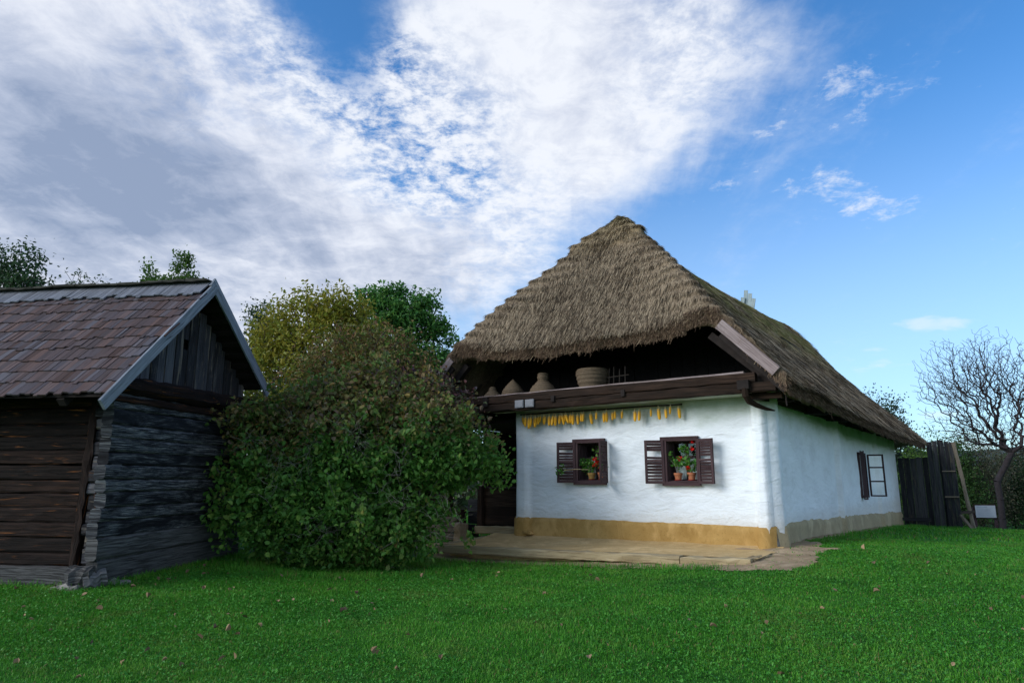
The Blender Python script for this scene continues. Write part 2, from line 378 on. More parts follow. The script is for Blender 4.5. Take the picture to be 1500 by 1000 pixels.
M['stone'] = plain('foundation stone', (.20, .19, .17), .95, .4, 6, .6)
M['dirtyclay'] = clay('old block', (.20, .15, .09), (.32, .25, .16))
M['finial'] = wood('pale shingle board', [(.18, .24, .26), (.28, .35, .37), (.36, .44, .46), (.44, .52, .54)], .3)
M['bark'] = plain('bark', (.07, .055, .045), .95, .4, 12, .7)
M['twig'] = plain('grey twig', (.22, .20, .17), .9, .3, 12, .3)
M['darkbark'] = plain('dark bark', (.035, .028, .03), .95, .3, 12, .3)

# ------------------------------------------------------------------ ground
CP = np.array([(-5.2, 9, .30), (-8, 9.2, .27), (-12, 9.5, .25), (-4.6, 11.8, .32), (-2.4, 10.3, .24), (0, 9.8, .25), (-1.1, 12.3, .18), (1.2, 10.9, .30), (3.3, 9.4, .44),
               (4.2, 10.7, .56), (5.4, 12.2, .58), (7, 14.8, .5), (10, 18.8, .34), (12.9, 22.6, .12), (15, 24, .02), (0, 5, .10), (4, 5, .18), (-4, 5, .10), (6, 9, .5), (10, 14, .44),
               (14, 18, .22), (17, 20, .05), (20, 27, -.45), (12, 9, .35), (0, 0, .02), (8, 1, .1), (-8, 2, .05), (-1.5, 15, .35), (-4, 20, .4), (-12, 18, .3), (-20, 10, .1), (6, 25, .2), (14, 30, -.3), (25, 20, -.4), (20, 10, .1)], float)
def tps(P, xy):
    def U(r2): return np.where(r2 > 0, r2*np.log(r2+1e-9), 0)
    n = len(P); K = U(((P[:, None, :2]-P[None, :, :2])**2).sum(-1)) + np.eye(n)*1.0; A = np.zeros((n+3, n+3)); A[:n, :n] = K
    A[:n, n] = 1; A[:n, n+1:] = P[:, :2]; A[n, :n] = 1; A[n+1:, :n] = P[:, :2].T
    b = np.zeros(n+3); b[:n] = P[:, 2]; w = np.linalg.solve(A, b)
    def f(x, y):
        x = np.asarray(x, float); y = np.asarray(y, float); sh = x.shape; q = np.stack([x.ravel(), y.ravel()], 1); out = np.zeros(len(q))
        for i in range(0, len(q), 200000):
            qq = q[i:i+200000]; out[i:i+200000] = U(((qq[:, None]-P[None, :, :2])**2).sum(-1))@w[:n] + w[n] + qq@w[n+1:]
        return out.reshape(sh)
    return f
_t = tps(CP, None)
def gz(x, y):
    x = np.asarray(x, float); y = np.asarray(y, float)
    r = np.hypot(x-2, y-12); k = np.clip((r-16)/16, 0, 1); k = k*k*(3-2*k)
    far = -1.2-.004*np.clip(r-30, 0, 400)
    return np.clip(_t(x, y), -2.5, 1.2)*(1-k)+far*k + .012*vn(x*1.7, y*1.7)+.02*vn(x*.6, y*.6, 5)
def gridmesh(xs, ys, zf, name, mat, kind=None, sm=True, keep=None, fr=None):
    X, Y = np.meshgrid(xs, ys); Z = zf(X, Y); V = np.stack([X, Y, Z], -1).reshape(-1, 3)
    n, m = X.shape; i = np.arange(n*m).reshape(n, m)
    F = np.stack([i[:-1, :-1], i[:-1, 1:], i[1:, 1:], i[1:, :-1]], -1).reshape(-1, 4)
    if keep is not None:
        c = V[F].mean(1); F = F[keep(c[:, 0], c[:, 1])]
    me = rawmesh(name, V, [F], None, sm); o = link(name, me, mat)
    if kind: o['kind'] = kind
    return o
def groundmat():
    m, nt = newmat('lawn soil'); co = nd(nt, 'TexCoord').outputs['Object']
    n = noise(nt, co, .7, 6, .6); f = noise(nt, co, 40, 4, .7)
    c = ramp(nt, n, [(.3, (.022, .10, .010)), (.7, (.040, .15, .016))])
    c = mixc(nt, mth(nt, 'MULTIPLY', smooth(nt, f, .5, .7), .5), c, (.05, .06, .02))
    finish(nt, c, .95, f, .6, .03, .1); return m
M['soil'] = groundmat()
def axis(lo, a, b, hi, fine, growth=1.18):
    mid = list(np.arange(a, b, fine)); l = []; p = a; st = fine
    while p > lo: st *= growth; p -= st; l.append(p)
    r = []; p = mid[-1]; st = fine
    while p < hi: st *= growth; p += st; r.append(p)
    return np.array(l[::-1]+mid+r)
gridmesh(axis(-900, -14, 22, 900, .16), axis(-300, 1, 26, 1200, .16), gz, 'ground', M['soil'], 'structure')
# bare earth round the porch and along the side wall (slightly above the lawn sheet)
def earthmask(x, y):
    """in house coordinates"""
    lx = (x-4.1)*math.cos(HA)+(y-11)*math.sin(HA); ly = -(x-4.1)*math.sin(HA)+(y-11)*math.cos(HA)
    w = .22*vn(x*1.4, y*1.4, 3)+.12*vn(x*5, y*5, 9)
    front = (lx > -5.75+w) & (lx < .75+w) & (ly > -1.86+w*.7) & (ly < .2)
    side = (lx > -.2) & (lx < .34+w*.9) & (ly > -.2) & (ly < 11.5+w)
    side |= (np.hypot((lx-.30)/.62, (ly+.95)/1.05) < .85+w)
    left = (lx < -4.9) & (lx > -6.6+w) & (ly > -.8+w) & (ly < 9)
    return front | side | left
gridmesh(np.arange(-3, 15, .06), np.arange(8.5, 24, .06), lambda x, y: gz(x, y)+.012+.012*vn(x*6, y*6), 'earth_path', M['earth'], 'structure', keep=earthmask)

# ------------------------------------------------------------------ grass
def blades(x, y, L, W, lean, name, mat, double=True):
    n = len(x); z = gz(x, y)-.005; az = R.uniform(0, 2*math.pi, n); fx, fy = np.cos(az), np.sin(az)
    az2 = az+R.uniform(.6, 2.5, n); b = np.stack([x, y, z], 1); d = np.stack([fx, fy, np.zeros(n)], 1)
    sd_ = np.stack([np.cos(az2), np.sin(az2), np.zeros(n)], 1)
    l = lean*R.uniform(.15, 1, n)
    mid = b+d*(L*l*.35)[:, None]+np.array([0, 0, 1])*(L*.6)[:, None]
    tip = b+d*(L*l)[:, None]+np.array([0, 0, 1])*(L*(1-.35*l))[:, None]
    w = sd_*W[:, None]/2
    V = np.stack([b-w, b+w, mid+w*.8, mid-w*.8, tip], 1).reshape(-1, 3)
    k = (np.arange(n)*5)[:, None]
    me = rawmesh(name, V, [k+np.array([[2, 3, 4]]), k+np.array([[0, 1, 2, 3]])])
    return link(name, me, mat)
def grassmat():
    m, nt = newmat('grass blade'); isl = nd(nt, 'NewGeometry').outputs['Random Per Island']; co = nd(nt, 'TexCoord').outputs['Object']
    n = noise(nt, co, .55, 5, .6); n2 = noise(nt, co, 3.0, 4, .6)
    f = mth(nt, 'ADD', mth(nt, 'MULTIPLY', isl, .28), mth(nt, 'ADD', mth(nt, 'MULTIPLY', n, .75), mth(nt, 'MULTIPLY', n2, .35)))
    c = ramp(nt, f, [(.36, (.022, .130, .010)), (.56, (.045, .225, .014)), (.76, (.090, .31, .022)), (1, (.19, .38, .05))])
    w = nd(nt, 'TexWhiteNoise', {'W': isl}, noise_dimensions='1D').outputs[0]
    c = mixc(nt, smooth(nt, w, .955, .96), c, (.24, .20, .07))
    yl_ = smooth(nt, noise(nt, co, 1.1, 6, .65, .5), .54, .68)
    c = mixc(nt, mth(nt, 'MULTIPLY', yl_, .6), c, (.13, .18, .035))
    dk_ = smooth(nt, noise(nt, mapping(nt, co, loc=(9, 3, 0)), .9, 6, .65, .5), .54, .68)
    c = mixc(nt, mth(nt, 'MULTIPLY', dk_, .5), c, (.012, .11, .014))
    finish(nt, c, .55, trans=.3, spec=.25); return m
M['grass'] = grassmat()
def scatter(n, x0, x1, y0, y1, dens=None, avoid=True):
    # points inside a widened view wedge
    y = y0+(y1-y0)*R.random(n)**.75; x = (R.random(n)*2-1)*(y*.80+1.6)
    k = (x > x0) & (x < x1); x, y = x[k], y[k]
    if avoid:
        lx = (x-4.1)*math.cos(HA)+(y-11)*math.sin(HA); ly = -(x-4.1)*math.sin(HA)+(y-11)*math.cos(HA)
        bx = (x+5.2)*math.cos(BA)+(y-9)*math.sin(BA); by = -(x+5.2)*math.sin(BA)+(y-9)*math.cos(BA)
        e = earthmask(x, y) & (R.random(len(x)) > .03)
        ins = ((lx > -5.6) & (lx < .02) & (ly > -1.5) & (ly < 14.2)) | ((bx < -.05) & (by > .05) & (by < 3))
        k = ~(e | ins); x, y = x[k], y[k]
    return x, y
NG = 520000
x, y = scatter(NG, -14, 30, 3.6, 12.5)
patch = .5+.5*vn(x*.8, y*.8, 2); tuft = .5+.5*vn(x*4, y*4, 7)
L = (.020+.026*R.random(len(x)))*(.45+.7*patch+.6*tuft); W = (.003+.003*R.random(len(x)))*(1+.06*y)
g = blades(x, y, L, W, 1.25, 'lawn_grass', M['grass']); tag(g, 'short green grass blades covering the foreground lawn', 'grass', kind='stuff')
x, y = scatter(170000, -14, 40, 12.0, 34)
L = (.035+.045*R.random(len(x)))*(.8+.4*R.random(len(x))); W = .010+.010*R.random(len(x))+.0004*y
g = blades(x, y, L, W, .8, 'far_lawn_grass', M['grass']); tag(g, 'green grass of the lawn beyond the house corner', 'grass', kind='stuff')
# taller grass at the foot of walls, bush and porch
pts = []
for a, b_, fr in [((-8, -.12), (.1, -.12), BF), ((.12, -.1), (.12, 3.2), BF), ((-5.9, -1.95), (-.2, -1.9), HF), ((.45, 1.2), (.45, 14), HF), ((.3, 14.0), (2.3, 14.0), HF)]:
    n = 2600; t = R.random(n)**1.0; p = np.array([[a[0], a[1], 0.]])*(1-t[:, None])+np.array([[b_[0], b_[1], 0.]])*t[:, None]
    p[:, :2] += R.normal(0, .07, (n, 2)); pts.append(fr(p)[:, :2])
an = R.uniform(0, 6.28, 7000); rr = R.uniform(.75, 1.12, 7000); pts.append(np.stack([-2.55+1.75*rr*np.cos(an), 11.2+1.15*rr*np.sin(an)], 1))
p = np.concatenate(pts); x, y = p.T
g = blades(x, y, .05+.09*R.random(len(x))**2, .004+.005*R.random(len(x)), .8, 'tall_grass', M['grass'])
tag(g, 'longer grass left along the walls and under the bush', 'grass', kind='stuff')

def leaves(P, size, mat, name, parent=None, up=.5, asp=.55, origin=None, fold=.25, kind=None):
    """P (n,3): folded four-point leaves"""
    n = len(P); a = norm(R.normal(0, 1, (n, 3))+np.array([0, 0, -.25])); nn = norm(R.normal(0, 1, (n, 3))*(1-up)+np.array([0, 0, up]))
    b = norm(np.cross(nn, a)); nn = np.cross(a, b); s_ = (size*R.uniform(.5, 1.4, n))[:, None]
    w = b*s_*asp/2; f = nn*s_*fold*R.uniform(0, 1, (n, 1))
    V = np.stack([P, P+a*s_*.30-w*.85+f, P+a*s_*.68-w*.8+f*.8, P+a*s_-nn*s_*.1, P+a*s_*.68+w*.8+f*.8, P+a*s_*.30+w*.85+f], 1).reshape(-1, 3)
    k = (np.arange(n)*6)[:, None]
    me = rawmesh(name, V, [k+np.array([[0, 3, 2, 1]]), k+np.array([[0, 5, 4, 3]])])
    return link(name, me, mat, parent, origin)
# clover-like ground cover
x, y = scatter(110000, -14, 14, 3.6, 11)
k = (vn(x*.9, y*.9, 20)+.5*vn(x*5, y*5, 3) > .10-.35*(x < 1)) ; x, y = x[k], y[k]
o = leaves(np.stack([x, y, gz(x, y)+.01+.03*R.random(len(x))], 1), np.full(len(x), .022), leafmat('clover', [(.028, .15, .014), (.048, .22, .02), (.09, .30, .035)], .2), 'clover', up=.8, asp=.8)
tag(o, 'small clover leaves growing through the foreground lawn', 'clover', kind='stuff')
x, y = scatter(420, -9, 8, 4.2, 10.5); k = R.random(len(x)) < np.where(x < 0, .9, .35)*(.35+.65*(vn(x*.8, y*.8, 31) > -.2)); x, y = x[k], y[k]
o = leaves(np.stack([x, y, gz(x, y)+.035+.012*R.random(len(x))], 1), np.full(len(x), .055), plain('dry leaf', (.24, .16, .09), .8, .3, rnd=.55), 'fallen_leaves', up=.75, asp=.8, fold=.5)
tag(o, 'brown fallen leaves scattered on the lawn', 'fallen leaves', kind='stuff')

# ------------------------------------------------------------------ skeleton trees
def skeleton(trunk, tips, step=.35, pathw=.25, jit=.05, droop=0.0, arch=.10):
    """trunk: list of points; tips joined one by one to the nearest existing node. returns edges and radii weights"""
    N = [np.array(p, float) for p in trunk]; par = [-1]+list(range(len(trunk)-1)); pl = [0.]
    for i in range(1, len(N)): pl.append(pl[-1]+np.linalg.norm(N[i]-N[i-1]))
    base = N[-1] if len(N) < 3 else N[len(N)//2]
    tips = tips[np.argsort(np.linalg.norm(tips-base, axis=1))]
    cap = len(N)+len(tips)*14; A = np.zeros((cap, 3)); A[:len(N)] = N; PL = np.zeros(cap); PL[:len(N)] = pl; n = len(N); lo = max(1, len(trunk)//3)
    leafn = []
    for t in tips:
        d = np.linalg.norm(A[lo:n]-t, axis=1)+pathw*PL[lo:n]+.5*np.maximum(0, A[lo:n, 2]-t[2]); j = int(np.argmin(d))+lo
        L = np.linalg.norm(A[j]-t); k = max(1, min(12, int(L/step))); prev = j; p0 = A[j].copy()
        for q in range(1, k+1):
            f = q/k; p = p0*(1-f)+t*f+(R.normal(0, jit, 3) if q < k else 0)
            p = p+np.array([0, 0, 1])*(arch*L*math.sin(math.pi*f))*(1-droop)
            A[n] = p; par.append(prev); PL[n] = PL[prev]+np.linalg.norm(p-A[prev]); prev = n; n += 1
        leafn.append(prev)
    return A[:n], np.array(par), np.array(leafn)
def radii(A, par, tip=.006, e=2.3):
    n = len(A); w = np.zeros(n); ch = np.zeros(n, int)
    for i in range(n-1, 0, -1):
        if w[i] == 0: w[i] = tip**e
        w[par[i]] += w[i]
    w[0] = max(w[0], tip**e)
    return w**(1/e)
def frust(A, par, r, name, mat, parent, sel=None, origin=None):
    i = np.arange(1, len(A)); 
    if sel is not None: i = i[sel[i]]
    if len(i) == 0: return None
    p0 = A[par[i]]; p1 = A[i]; r1 = r[i]; r0 = np.minimum(r[par[i]], r1*1.25)
    m = 5; t = norm(p1-p0); ref = np.where(np.abs(t[:, 2:]) < .9, np.array([[0, 0, 1.]]), np.array([[1., 0, 0]]))
    a = norm(np.cross(t, ref)); b = np.cross(t, a); an = np.arange(m)/m*2*math.pi; c, s_ = np.cos(an)[None, :, None], np.sin(an)[None, :, None]
    ring = c*a[:, None]+s_*b[:, None]
    V = np.concatenate([p0[:, None]-t[:, None]*(r0*.2)[:, None, None]+ring*r0[:, None, None], p1[:, None]+ring*r1[:, None, None]], 1).reshape(-1, 3)
    k = (np.arange(len(i))*2*m)[:, None, None]; j = np.arange(m); q = np.stack([j, (j+1) % m, (j+1) % m+m, j+m], 1)[None]
    me = rawmesh(name, V, [(k+q).reshape(-1, 4)], None, True)
    return link(name, me, mat, parent, origin)
def inblobs(blobs, n, shell=.55):
    P = []; vol = np.array([b[3]*b[4]*b[5] for b in blobs]); cnt = np.maximum(1, (n*vol/vol.sum()).astype(int))
    for b, c in zip(blobs, cnt):
        d = norm(R.normal(0, 1, (c, 3))); rr = (shell+(1-shell)*R.random(c))[:, None]; f = 1+.26*vn(d[:, 0]*2.2+b[0], d[:, 1]*2.2, d[:, 2]*2.2+b[2])[:, None]
        P.append(np.array(b[:3])+d*rr*f*np.array(b[3:6]))
    return np.concatenate(P)
def tree(name, label, cat, base, trunk, blobs, ntips, nleaf, lsize, lmat, bmat, spread=.14, shell=.45, group=None, tip=.006, twigmat=None, up=.45, asp=.55, step=.35, crown='crown', jit=.05, maxw=None):
    x0, y0 = base; z0 = float(gz(x0, y0)); o = emp(name, (x0, y0, z0), 0, label, cat, group)
    tr = [np.array([x0, y0, z0-.1])+np.array(p) for p in trunk]
    T = inblobs([(b[0]+x0, b[1]+y0, b[2]+z0, *b[3:]) for b in blobs], ntips, shell); T = T[T[:, 2] > gz(T[:, 0], T[:, 1])+.05]
    A, par, lf = skeleton(tr, T, step, jit=jit); r = radii(A, par, tip)
    if maxw: r = np.minimum(r, maxw)
    frust(A, par, r, 'trunk', bmat, o)
    if nleaf:
        src = np.concatenate([A[lf], A[lf], A[par[lf]]]); c = src[R.integers(0, len(src), nleaf)]
        P = c+R.normal(0, spread, (nleaf, 3))
        P = P[P[:, 2] > gz(P[:, 0], P[:, 1])+.02]
        leaves(P, np.full(len(P), lsize), lmat, crown, o, up=up, asp=asp)
    return o, A, lf

# ================================================================== FARMHOUSE
hz0 = .50
house = emp('farmhouse', tuple(HF((0, 0, hz0))), HA, 'whitewashed village farmhouse with ochre plinth and big grey thatched roof', 'farmhouse')
RX, RZ = -3.33, 7.14                     # ridge line x and height; side slope, front slope
def ov(y): return .5+.25*np.clip(np.asarray(y)/7, 0, 1)
YB = 15.25
def roofz(x, y, detail=True):
    x = np.asarray(x, float); y = np.asarray(y, float)
    zs = RZ-1.04*np.abs(x-RX); zf = RZ-1.34*(1.57-y); zb = RZ-.98*(y-11.0)
    k = .16
    def smin(a, b): h = np.clip(.5+.5*(b-a)/k, 0, 1); return b*(1-h)+a*h-k*h*(1-h)
    z = smin(smin(zs, zf), zb)
    dl = np.abs(zs-zf)/1.5; t_ = np.clip((z-4.0)/3.1, 0, 1)
    z = z + np.where(x > RX, .30, .20)*np.exp(-(dl/.50)**2)*np.sin(np.pi*np.clip(t_*.80+.14, 0, 1))*(y < 3)
    z = z - .10*np.exp(-((x-RX)/.22)**2)*(y > 1.3)
    if detail:
        # stepped bundles along the front hips
        dl = np.abs(zs-zf)/1.5; amp = .095*np.exp(-(dl/.50)**2)*(zf < RZ-.45)
        ph = (z+.06*vn(x*2, y*2, 4)+.05*vn(x*.5, y*.5, 9))/.205
        z = z + amp*(1-(ph-np.floor(ph)))**1.3
        # cap course at the top of the front slope
        cap = 1/(1+np.exp(-(z-(6.42+.10*np.sin(x*2.1)+.05*vn(x*3, y*3)))/.012))
        z = z + .12*cap*(y < 2.6)*(zf < zs+.35)
        # bundles tied over the peak, swelling over the back of the ridge
        z = z + .10*np.exp(-(((x-RX)/.30)**2+((y-1.5)/.35)**2))+.05*vn(x*5, y*5, 8)*np.exp(-(((x-RX)/.5)**2+((y-1.5)/.7)**2))
        z = z + .36*np.exp(-((x-RX-.95)/.75)**2)*np.exp(-((y-12.1)/.75)**2)
        # patched strip where the newer thatch begins, on the right slope
        z = z + .05*(x > RX)*(y > 8.2+.25*(x-RX)+.12*vn(x*3, 1.))*(z > 4.6)
        # long bundles lying side by side
        z = z + .026*vn(x*2.6+2, y*.9*0+y*2.6, 1.3)+.012*vn(x*9, y*9, 3.3)+.04*vn(x*.7, y*.7, 12)
    return z
XL = 2*RX
def rx(u, y):   # u 0..1 across the roof
    o_ = ov(y); xl, xr = XL-o_, o_; return xl+(xr-xl)*u
us = np.linspace(0, 1, 210)
ys = np.concatenate([np.arange(-.60, 2.6, .035), np.arange(2.6, YB, .11), [YB]])
U_, Y_ = np.meshgrid(us, ys); X_ = rx(U_, Y_)
ragx = .03*vn(Y_*3, U_*2, 4); X_ = X_+np.where(U_ > .985, ragx, 0)-np.where(U_ < .015, ragx, 0)
Yr = Y_+np.where(Y_ < -.58, .03*vn(X_*4, 2.), 0)
Zt = roofz(X_, Yr)
TH_ = .30
# lower surface: the same slope a thickness lower, pulled in a little at the cut
cx = (X_-RX)*.985+RX; cy = np.where(Y_ < 0, Y_+.07, Y_)
Zb = roofz(X_, Y_, False)-TH_-.05*vn(X_*3, Y_*3, 6)
n_, m_ = X_.shape
top = np.stack([X_, Yr, Zt], -1).reshape(-1, 3); bot = np.stack([cx, cy, Zb], -1).reshape(-1, 3)
i = np.arange(n_*m_).reshape(n_, m_); q = lambda a: np.stack([a[:-1, :-1], a[:-1, 1:], a[1:, 1:], a[1:, :-1]], -1).reshape(-1, 4)
F = [q(i), q(i+n_*m_)[:, ::-1]]
def skirt(e): return np.stack([e[:-1], e[:-1]+n_*m_, e[1:]+n_*m_, e[1:]], 1)
F += [skirt(i[0]), skirt(i[-1][::-1]), skirt(i[:, 0][::-1]), skirt(i[:, -1])]
def thatchmat(name, strand):
    m, nt = newmat(name); co = nd(nt, 'TexCoord').outputs['Object']; sp = nd(nt, 'SeparateXYZ', {0: co}).outputs
    isl = nd(nt, 'NewGeometry').outputs['Random Per Island']
    n = noise(nt, co, .9, 6, .6, .4); f = noise(nt, co, 14, 6, .7)
    big = mth(nt, 'ADD', mth(nt, 'MULTIPLY', n, .6), mth(nt, 'MULTIPLY', f, .3))
    if strand: big = mth(nt, 'ADD', big, mth(nt, 'MULTIPLY', mth(nt, 'SUBTRACT', isl, .5), .8))
    c = ramp(nt, big, [(.2, (.030, .021, .014)), (.37, (.125, .092, .060)), (.53, (.265, .200, .132)), (.70, (.45, .355, .235))])
    # older, greyer thatch on the side slope, paler at the ridge
    side = smooth(nt, sp[0], -1.6, -.2); side = mth(nt, 'MULTIPLY', side, smooth(nt, sp[1], .3, 1.6))
    c = mixc(nt, mth(nt, 'MULTIPLY', side, .6), c, ramp(nt, big, [(.2, (.045, .034, .024)), (.5, (.20, .155, .108)), (.75, (.38, .30, .21))]))
    pk = mth(nt, 'MULTIPLY', smooth(nt, sp[2], 5.55, 6.35), .60)
    c = mixc(nt, mth(nt, 'MULTIPLY', pk, smooth(nt, f, .3, .55)), c, ramp(nt, big, [(.25, (.13, .09, .045)), (.6, (.30, .22, .11)), (.8, (.44, .34, .17))]))
    hole = mth(nt, 'MULTIPLY', smooth(nt, noise(nt, mapping(nt, co, scale=(1, 1, .55)), 6.5, 4, .6, .3), .56, .68), .55)
    c = mixc(nt, hole, c, (.03, .023, .017))
    # moss near the ridge of the right slope
    ms = mth(nt, 'MULTIPLY', smooth(nt, sp[2], 3.6, 5.6), smooth(nt, sp[1], .9, 2.2)); ms = mth(nt, 'MULTIPLY', ms, smooth(nt, noise(nt, co, 1.6, 6, .65), .36, .56))
    c = mixc(nt, mth(nt, 'MULTIPLY', ms, .6), c, ramp(nt, f, [(.35, (.11, .13, .03)), (.6, (.26, .26, .08)), (.75, (.38, .31, .13))]))
    finish(nt, c, .95, f, .9, .04, .1); return m
M['thatch'] = thatchmat('thatch', False); M['straw'] = thatchmat('thatch straw', True)
me = rawmesh('thatched_roof', HF(np.concatenate([top, bot])), F, None, True)
roof = link('thatched_roof', me, M['thatch'], house)
# straw lying on the roof surface
def straws(P, D, L, W, nrm, lift, name, mat, parent):
    n = len(P); D = norm(D); s_ = norm(np.cross(nrm, D)); 
    D = norm(D+s_*R.normal(0, .13, (n, 1))+nrm*lift[:, None]); s_ = norm(np.cross(nrm+R.normal(0, .5, (n, 3)), D))
    w = s_*W[:, None]/2; T = P+D*L[:, None]
    V = np.stack([P-w, P+w, T+w*.6, T-w*.6], 1).reshape(-1, 3); k = (np.arange(n)*4)[:, None]
    me = rawmesh(name, HF(V), [k+np.array([[0, 1, 2, 3]])]); return link(name, me, mat, parent)
def roofstraw(n, y0, y1, xs_, Lr, Wr, power=1.0):
    u = R.uniform(*xs_, n); y = y0+(y1-y0)*R.random(n)**power; x = rx(u, y); e = .03
    z = roofz(x, y); gx = (roofz(x+e, y, False)-roofz(x-e, y, False))/(2*e); gy = (roofz(x, y+e, False)-roofz(x, y-e, False))/(2*e)
    nr = norm(np.stack([-gx, -gy, np.ones(n)], 1)); g = np.hypot(gx, gy)+1e-6
    D = np.stack([-gx/g, -gy/g, -g], 1)
    zs = RZ-1.04*np.abs(x-RX); zf = RZ-1.34*(1.57-y); hw_ = np.exp(-(np.abs(zs-zf)/1.5/.45)**2)*(y < 2)
    P = np.stack([x, y, z], 1)+nr*R.uniform(-.035, .012, (n, 1)); P[(np.abs(x-RX) < .22) & (y > 1.75), 2] -= .4
    return P, D, R.uniform(*Lr, n)*(1-.55*hw_), R.uniform(*Wr, n), nr, R.uniform(-.04, .09, n)*(1-.8*(y > 1.8))
a = roofstraw(230000, -.6, 1.9, (0, 1), (.09, .24), (.004, .009))
b = roofstraw(60000, 1.0, YB, (.5, 1), (.15, .45), (.007, .015), 1.3)
c = roofstraw(14000, 1.0, 12, (0, .5), (.15, .45), (.008, .015))
cat_ = [np.concatenate(q_) for q_ in zip(a, b, c)]
straws(*cat_, 'thatch_straw', M['straw'], roof)['kind'] = 'stuff'
# cut ends along the front edge, the side eaves and the sloping gable edges
def cutends(n, kind):
    if kind == 'front':
        x = R.uniform(XL-.02, .02, n); y = np.full(n, -.60)+.03*vn(x*4, 2.); x = RX+(x-RX)*.86
        D = np.array([0, -.55, -1.]); nr = np.array([0, -1., .2])
    elif kind == 'eave':
        y = R.uniform(-.6, YB, n); x = ov(y); D = np.array([.55, 0, -1.]); nr = np.array([1., 0, .3])
    elif kind == 'eaveleft':
        y = R.uniform(-.6, YB, n); x = XL-ov(y); D = np.array([-.55, 0, -1.]); nr = np.array([-1., 0, .3])
    else:
        x = np.where(R.random(n) < .5, R.uniform(-.5, .5, n), XL-R.uniform(-.5, .5, n)); y = np.full(n, -.6); D = np.array([0, -.3, -1.]); nr = np.array([0, -1., .2])
    zt = roofz(x, y); t = R.random(n)
    P = np.stack([x, y, zt-.02-t*(TH_-.04)], 1)+nr*.01
    if kind == 'front': P[:, 1] += .06*t
    if kind == 'eave': P[:, 0] -= .03*t
    return P, np.tile(D, (n, 1))+R.normal(0, .22, (n, 3)), R.uniform(.03, .085, n)*(1+1.6*(R.random(n) > .98)), R.uniform(.004, .008, n), np.tile(nr, (n, 1))+0., R.uniform(-.1, .3, n)
fr_ = [cutends(30000, 'front'), cutends(26000, 'eave'), cutends(2500, 'eaveleft'), cutends(1800, 'rake')]
m, nt = newmat('cut straw'); isl = nd(nt, 'NewGeometry').outputs['Random Per Island']
finish(nt, ramp(nt, isl, [(0, (.05, .03, .02)), (.5, (.15, .095, .06)), (.9, (.26, .18, .11)), (1, (.42, .33, .20))]), .9); M['cut'] = m
straws(*[np.concatenate(q_) for q_ in zip(*fr_)], 'straw_edge', M['cut'], roof)['kind'] = 'stuff'

# pale boards on the ridge (cover of the smoke opening)
b = MB(HF)
for k, (dx, h) in enumerate([(-.13, .30), (-.03, .52), (.08, .40), (.17, .22)]):
    b.beam((RX+dx+.02, 10.3+.01*k, 6.75), (RX+dx*1.1+.17, 10.1+.01*k, 7.0+h), .12, .025, up=(0, 1, 0))
b.build('ridge_board', M['finial'], house)
b = MB(HF); b.beam((-1.62, 7.6, 5.36), (-1.25, 9.3, 5.00), .05, .05, seg=4, jit=.006); b.build('roof_pole', M['under'], house)

# walls -------------------------------------------------------------
WT, WZ = 2.96, .5
def wallgrid(a0, a1, z0, z1, holes, disp, mapf, step=.05, depth=.24):
    ex = sorted(set([a0, a1]+[h[k] for h in holes for k in (0, 1)])); ez = sorted(set([z0, z1]+[h[k] for h in holes for k in (2, 3)]))
    def fill(e): return np.unique(np.concatenate([np.linspace(p, q_, max(2, int((q_-p)/step)+1)) for p, q_ in zip(e[:-1], e[1:])]).round(5))
    A, Z = fill(ex), fill(ez); AA, ZZ = np.meshgrid(A, Z); d = disp(AA, ZZ); V = mapf(AA, ZZ, d).reshape(-1, 3)
    n, m = AA.shape; i = np.arange(n*m).reshape(n, m); F = np.stack([i[:-1, :-1], i[:-1, 1:], i[1:, 1:], i[1:, :-1]], -1).reshape(-1, 4)
    ca = (AA[:-1, :-1]+AA[1:, 1:]).ravel()/2; cz = (ZZ[:-1, :-1]+ZZ[1:, 1:]).ravel()/2; k = np.ones(len(F), bool)
    for h in holes: k &= ~((ca > h[0]) & (ca < h[1]) & (cz > h[2]) & (cz < h[3]))
    Vs, Fs = [V], [F[k]]; off = len(V)
    for h in holes:   # reveals
        for (p, q_) in [((h[0], h[2]), (h[1], h[2])), ((h[1], h[2]), (h[1], h[3])), ((h[1], h[3]), (h[0], h[3])), ((h[0], h[3]), (h[0], h[2]))]:
            aa = np.array([p[0], q_[0], q_[0], p[0]]); zz = np.array([p[1], q_[1], q_[1], p[1]]); dd = disp(aa, zz); dd = np.array([dd[0]-.004, dd[1]-.004, -depth, -depth])
            Vs.append(mapf(aa, zz, dd)); Fs.append(np.array([[0, 1, 2, 3]])+off); off += 4
    return np.concatenate(Vs), np.concatenate(Fs)
W1 = (-3.50, -2.97, 1.58, 2.27); W2 = (-1.72, -1.19, 1.57, 2.25); W3 = (7.50, 8.30, 1.22, 2.20)
bumpy = lambda a, z, s: .012*vn(a*1.6+s, z*2.2, s)+.006*vn(a*5, z*8, s+3)
def edgef(a, a0, a1, w=.04): return np.clip((a-a0)/w, 0, 1)*np.clip((a1-a)/w, 0, 1)
def pil(a, c, w, h): return h*np.clip((w/2-np.abs(a-c))/.035+.5, 0, 1)
fd = lambda a, z: (bumpy(a, z, 1)+pil(a, -.13, .22, .13)+pil(a, -4.80, .28, .08))*edgef(a, -4.96, 0)
sd_f = lambda a, z: (bumpy(a, z, 7)+pil(a, .14, .20, .12)+pil(a, 5.0, .26, .09)+pil(a, 10.0, .26, .09))*edgef(a, 0, 14.1)
V1, F1 = wallgrid(-4.96, 0, WZ, WT, [W1, W2], fd, lambda a, z, d: np.stack([a, -d, z], -1))
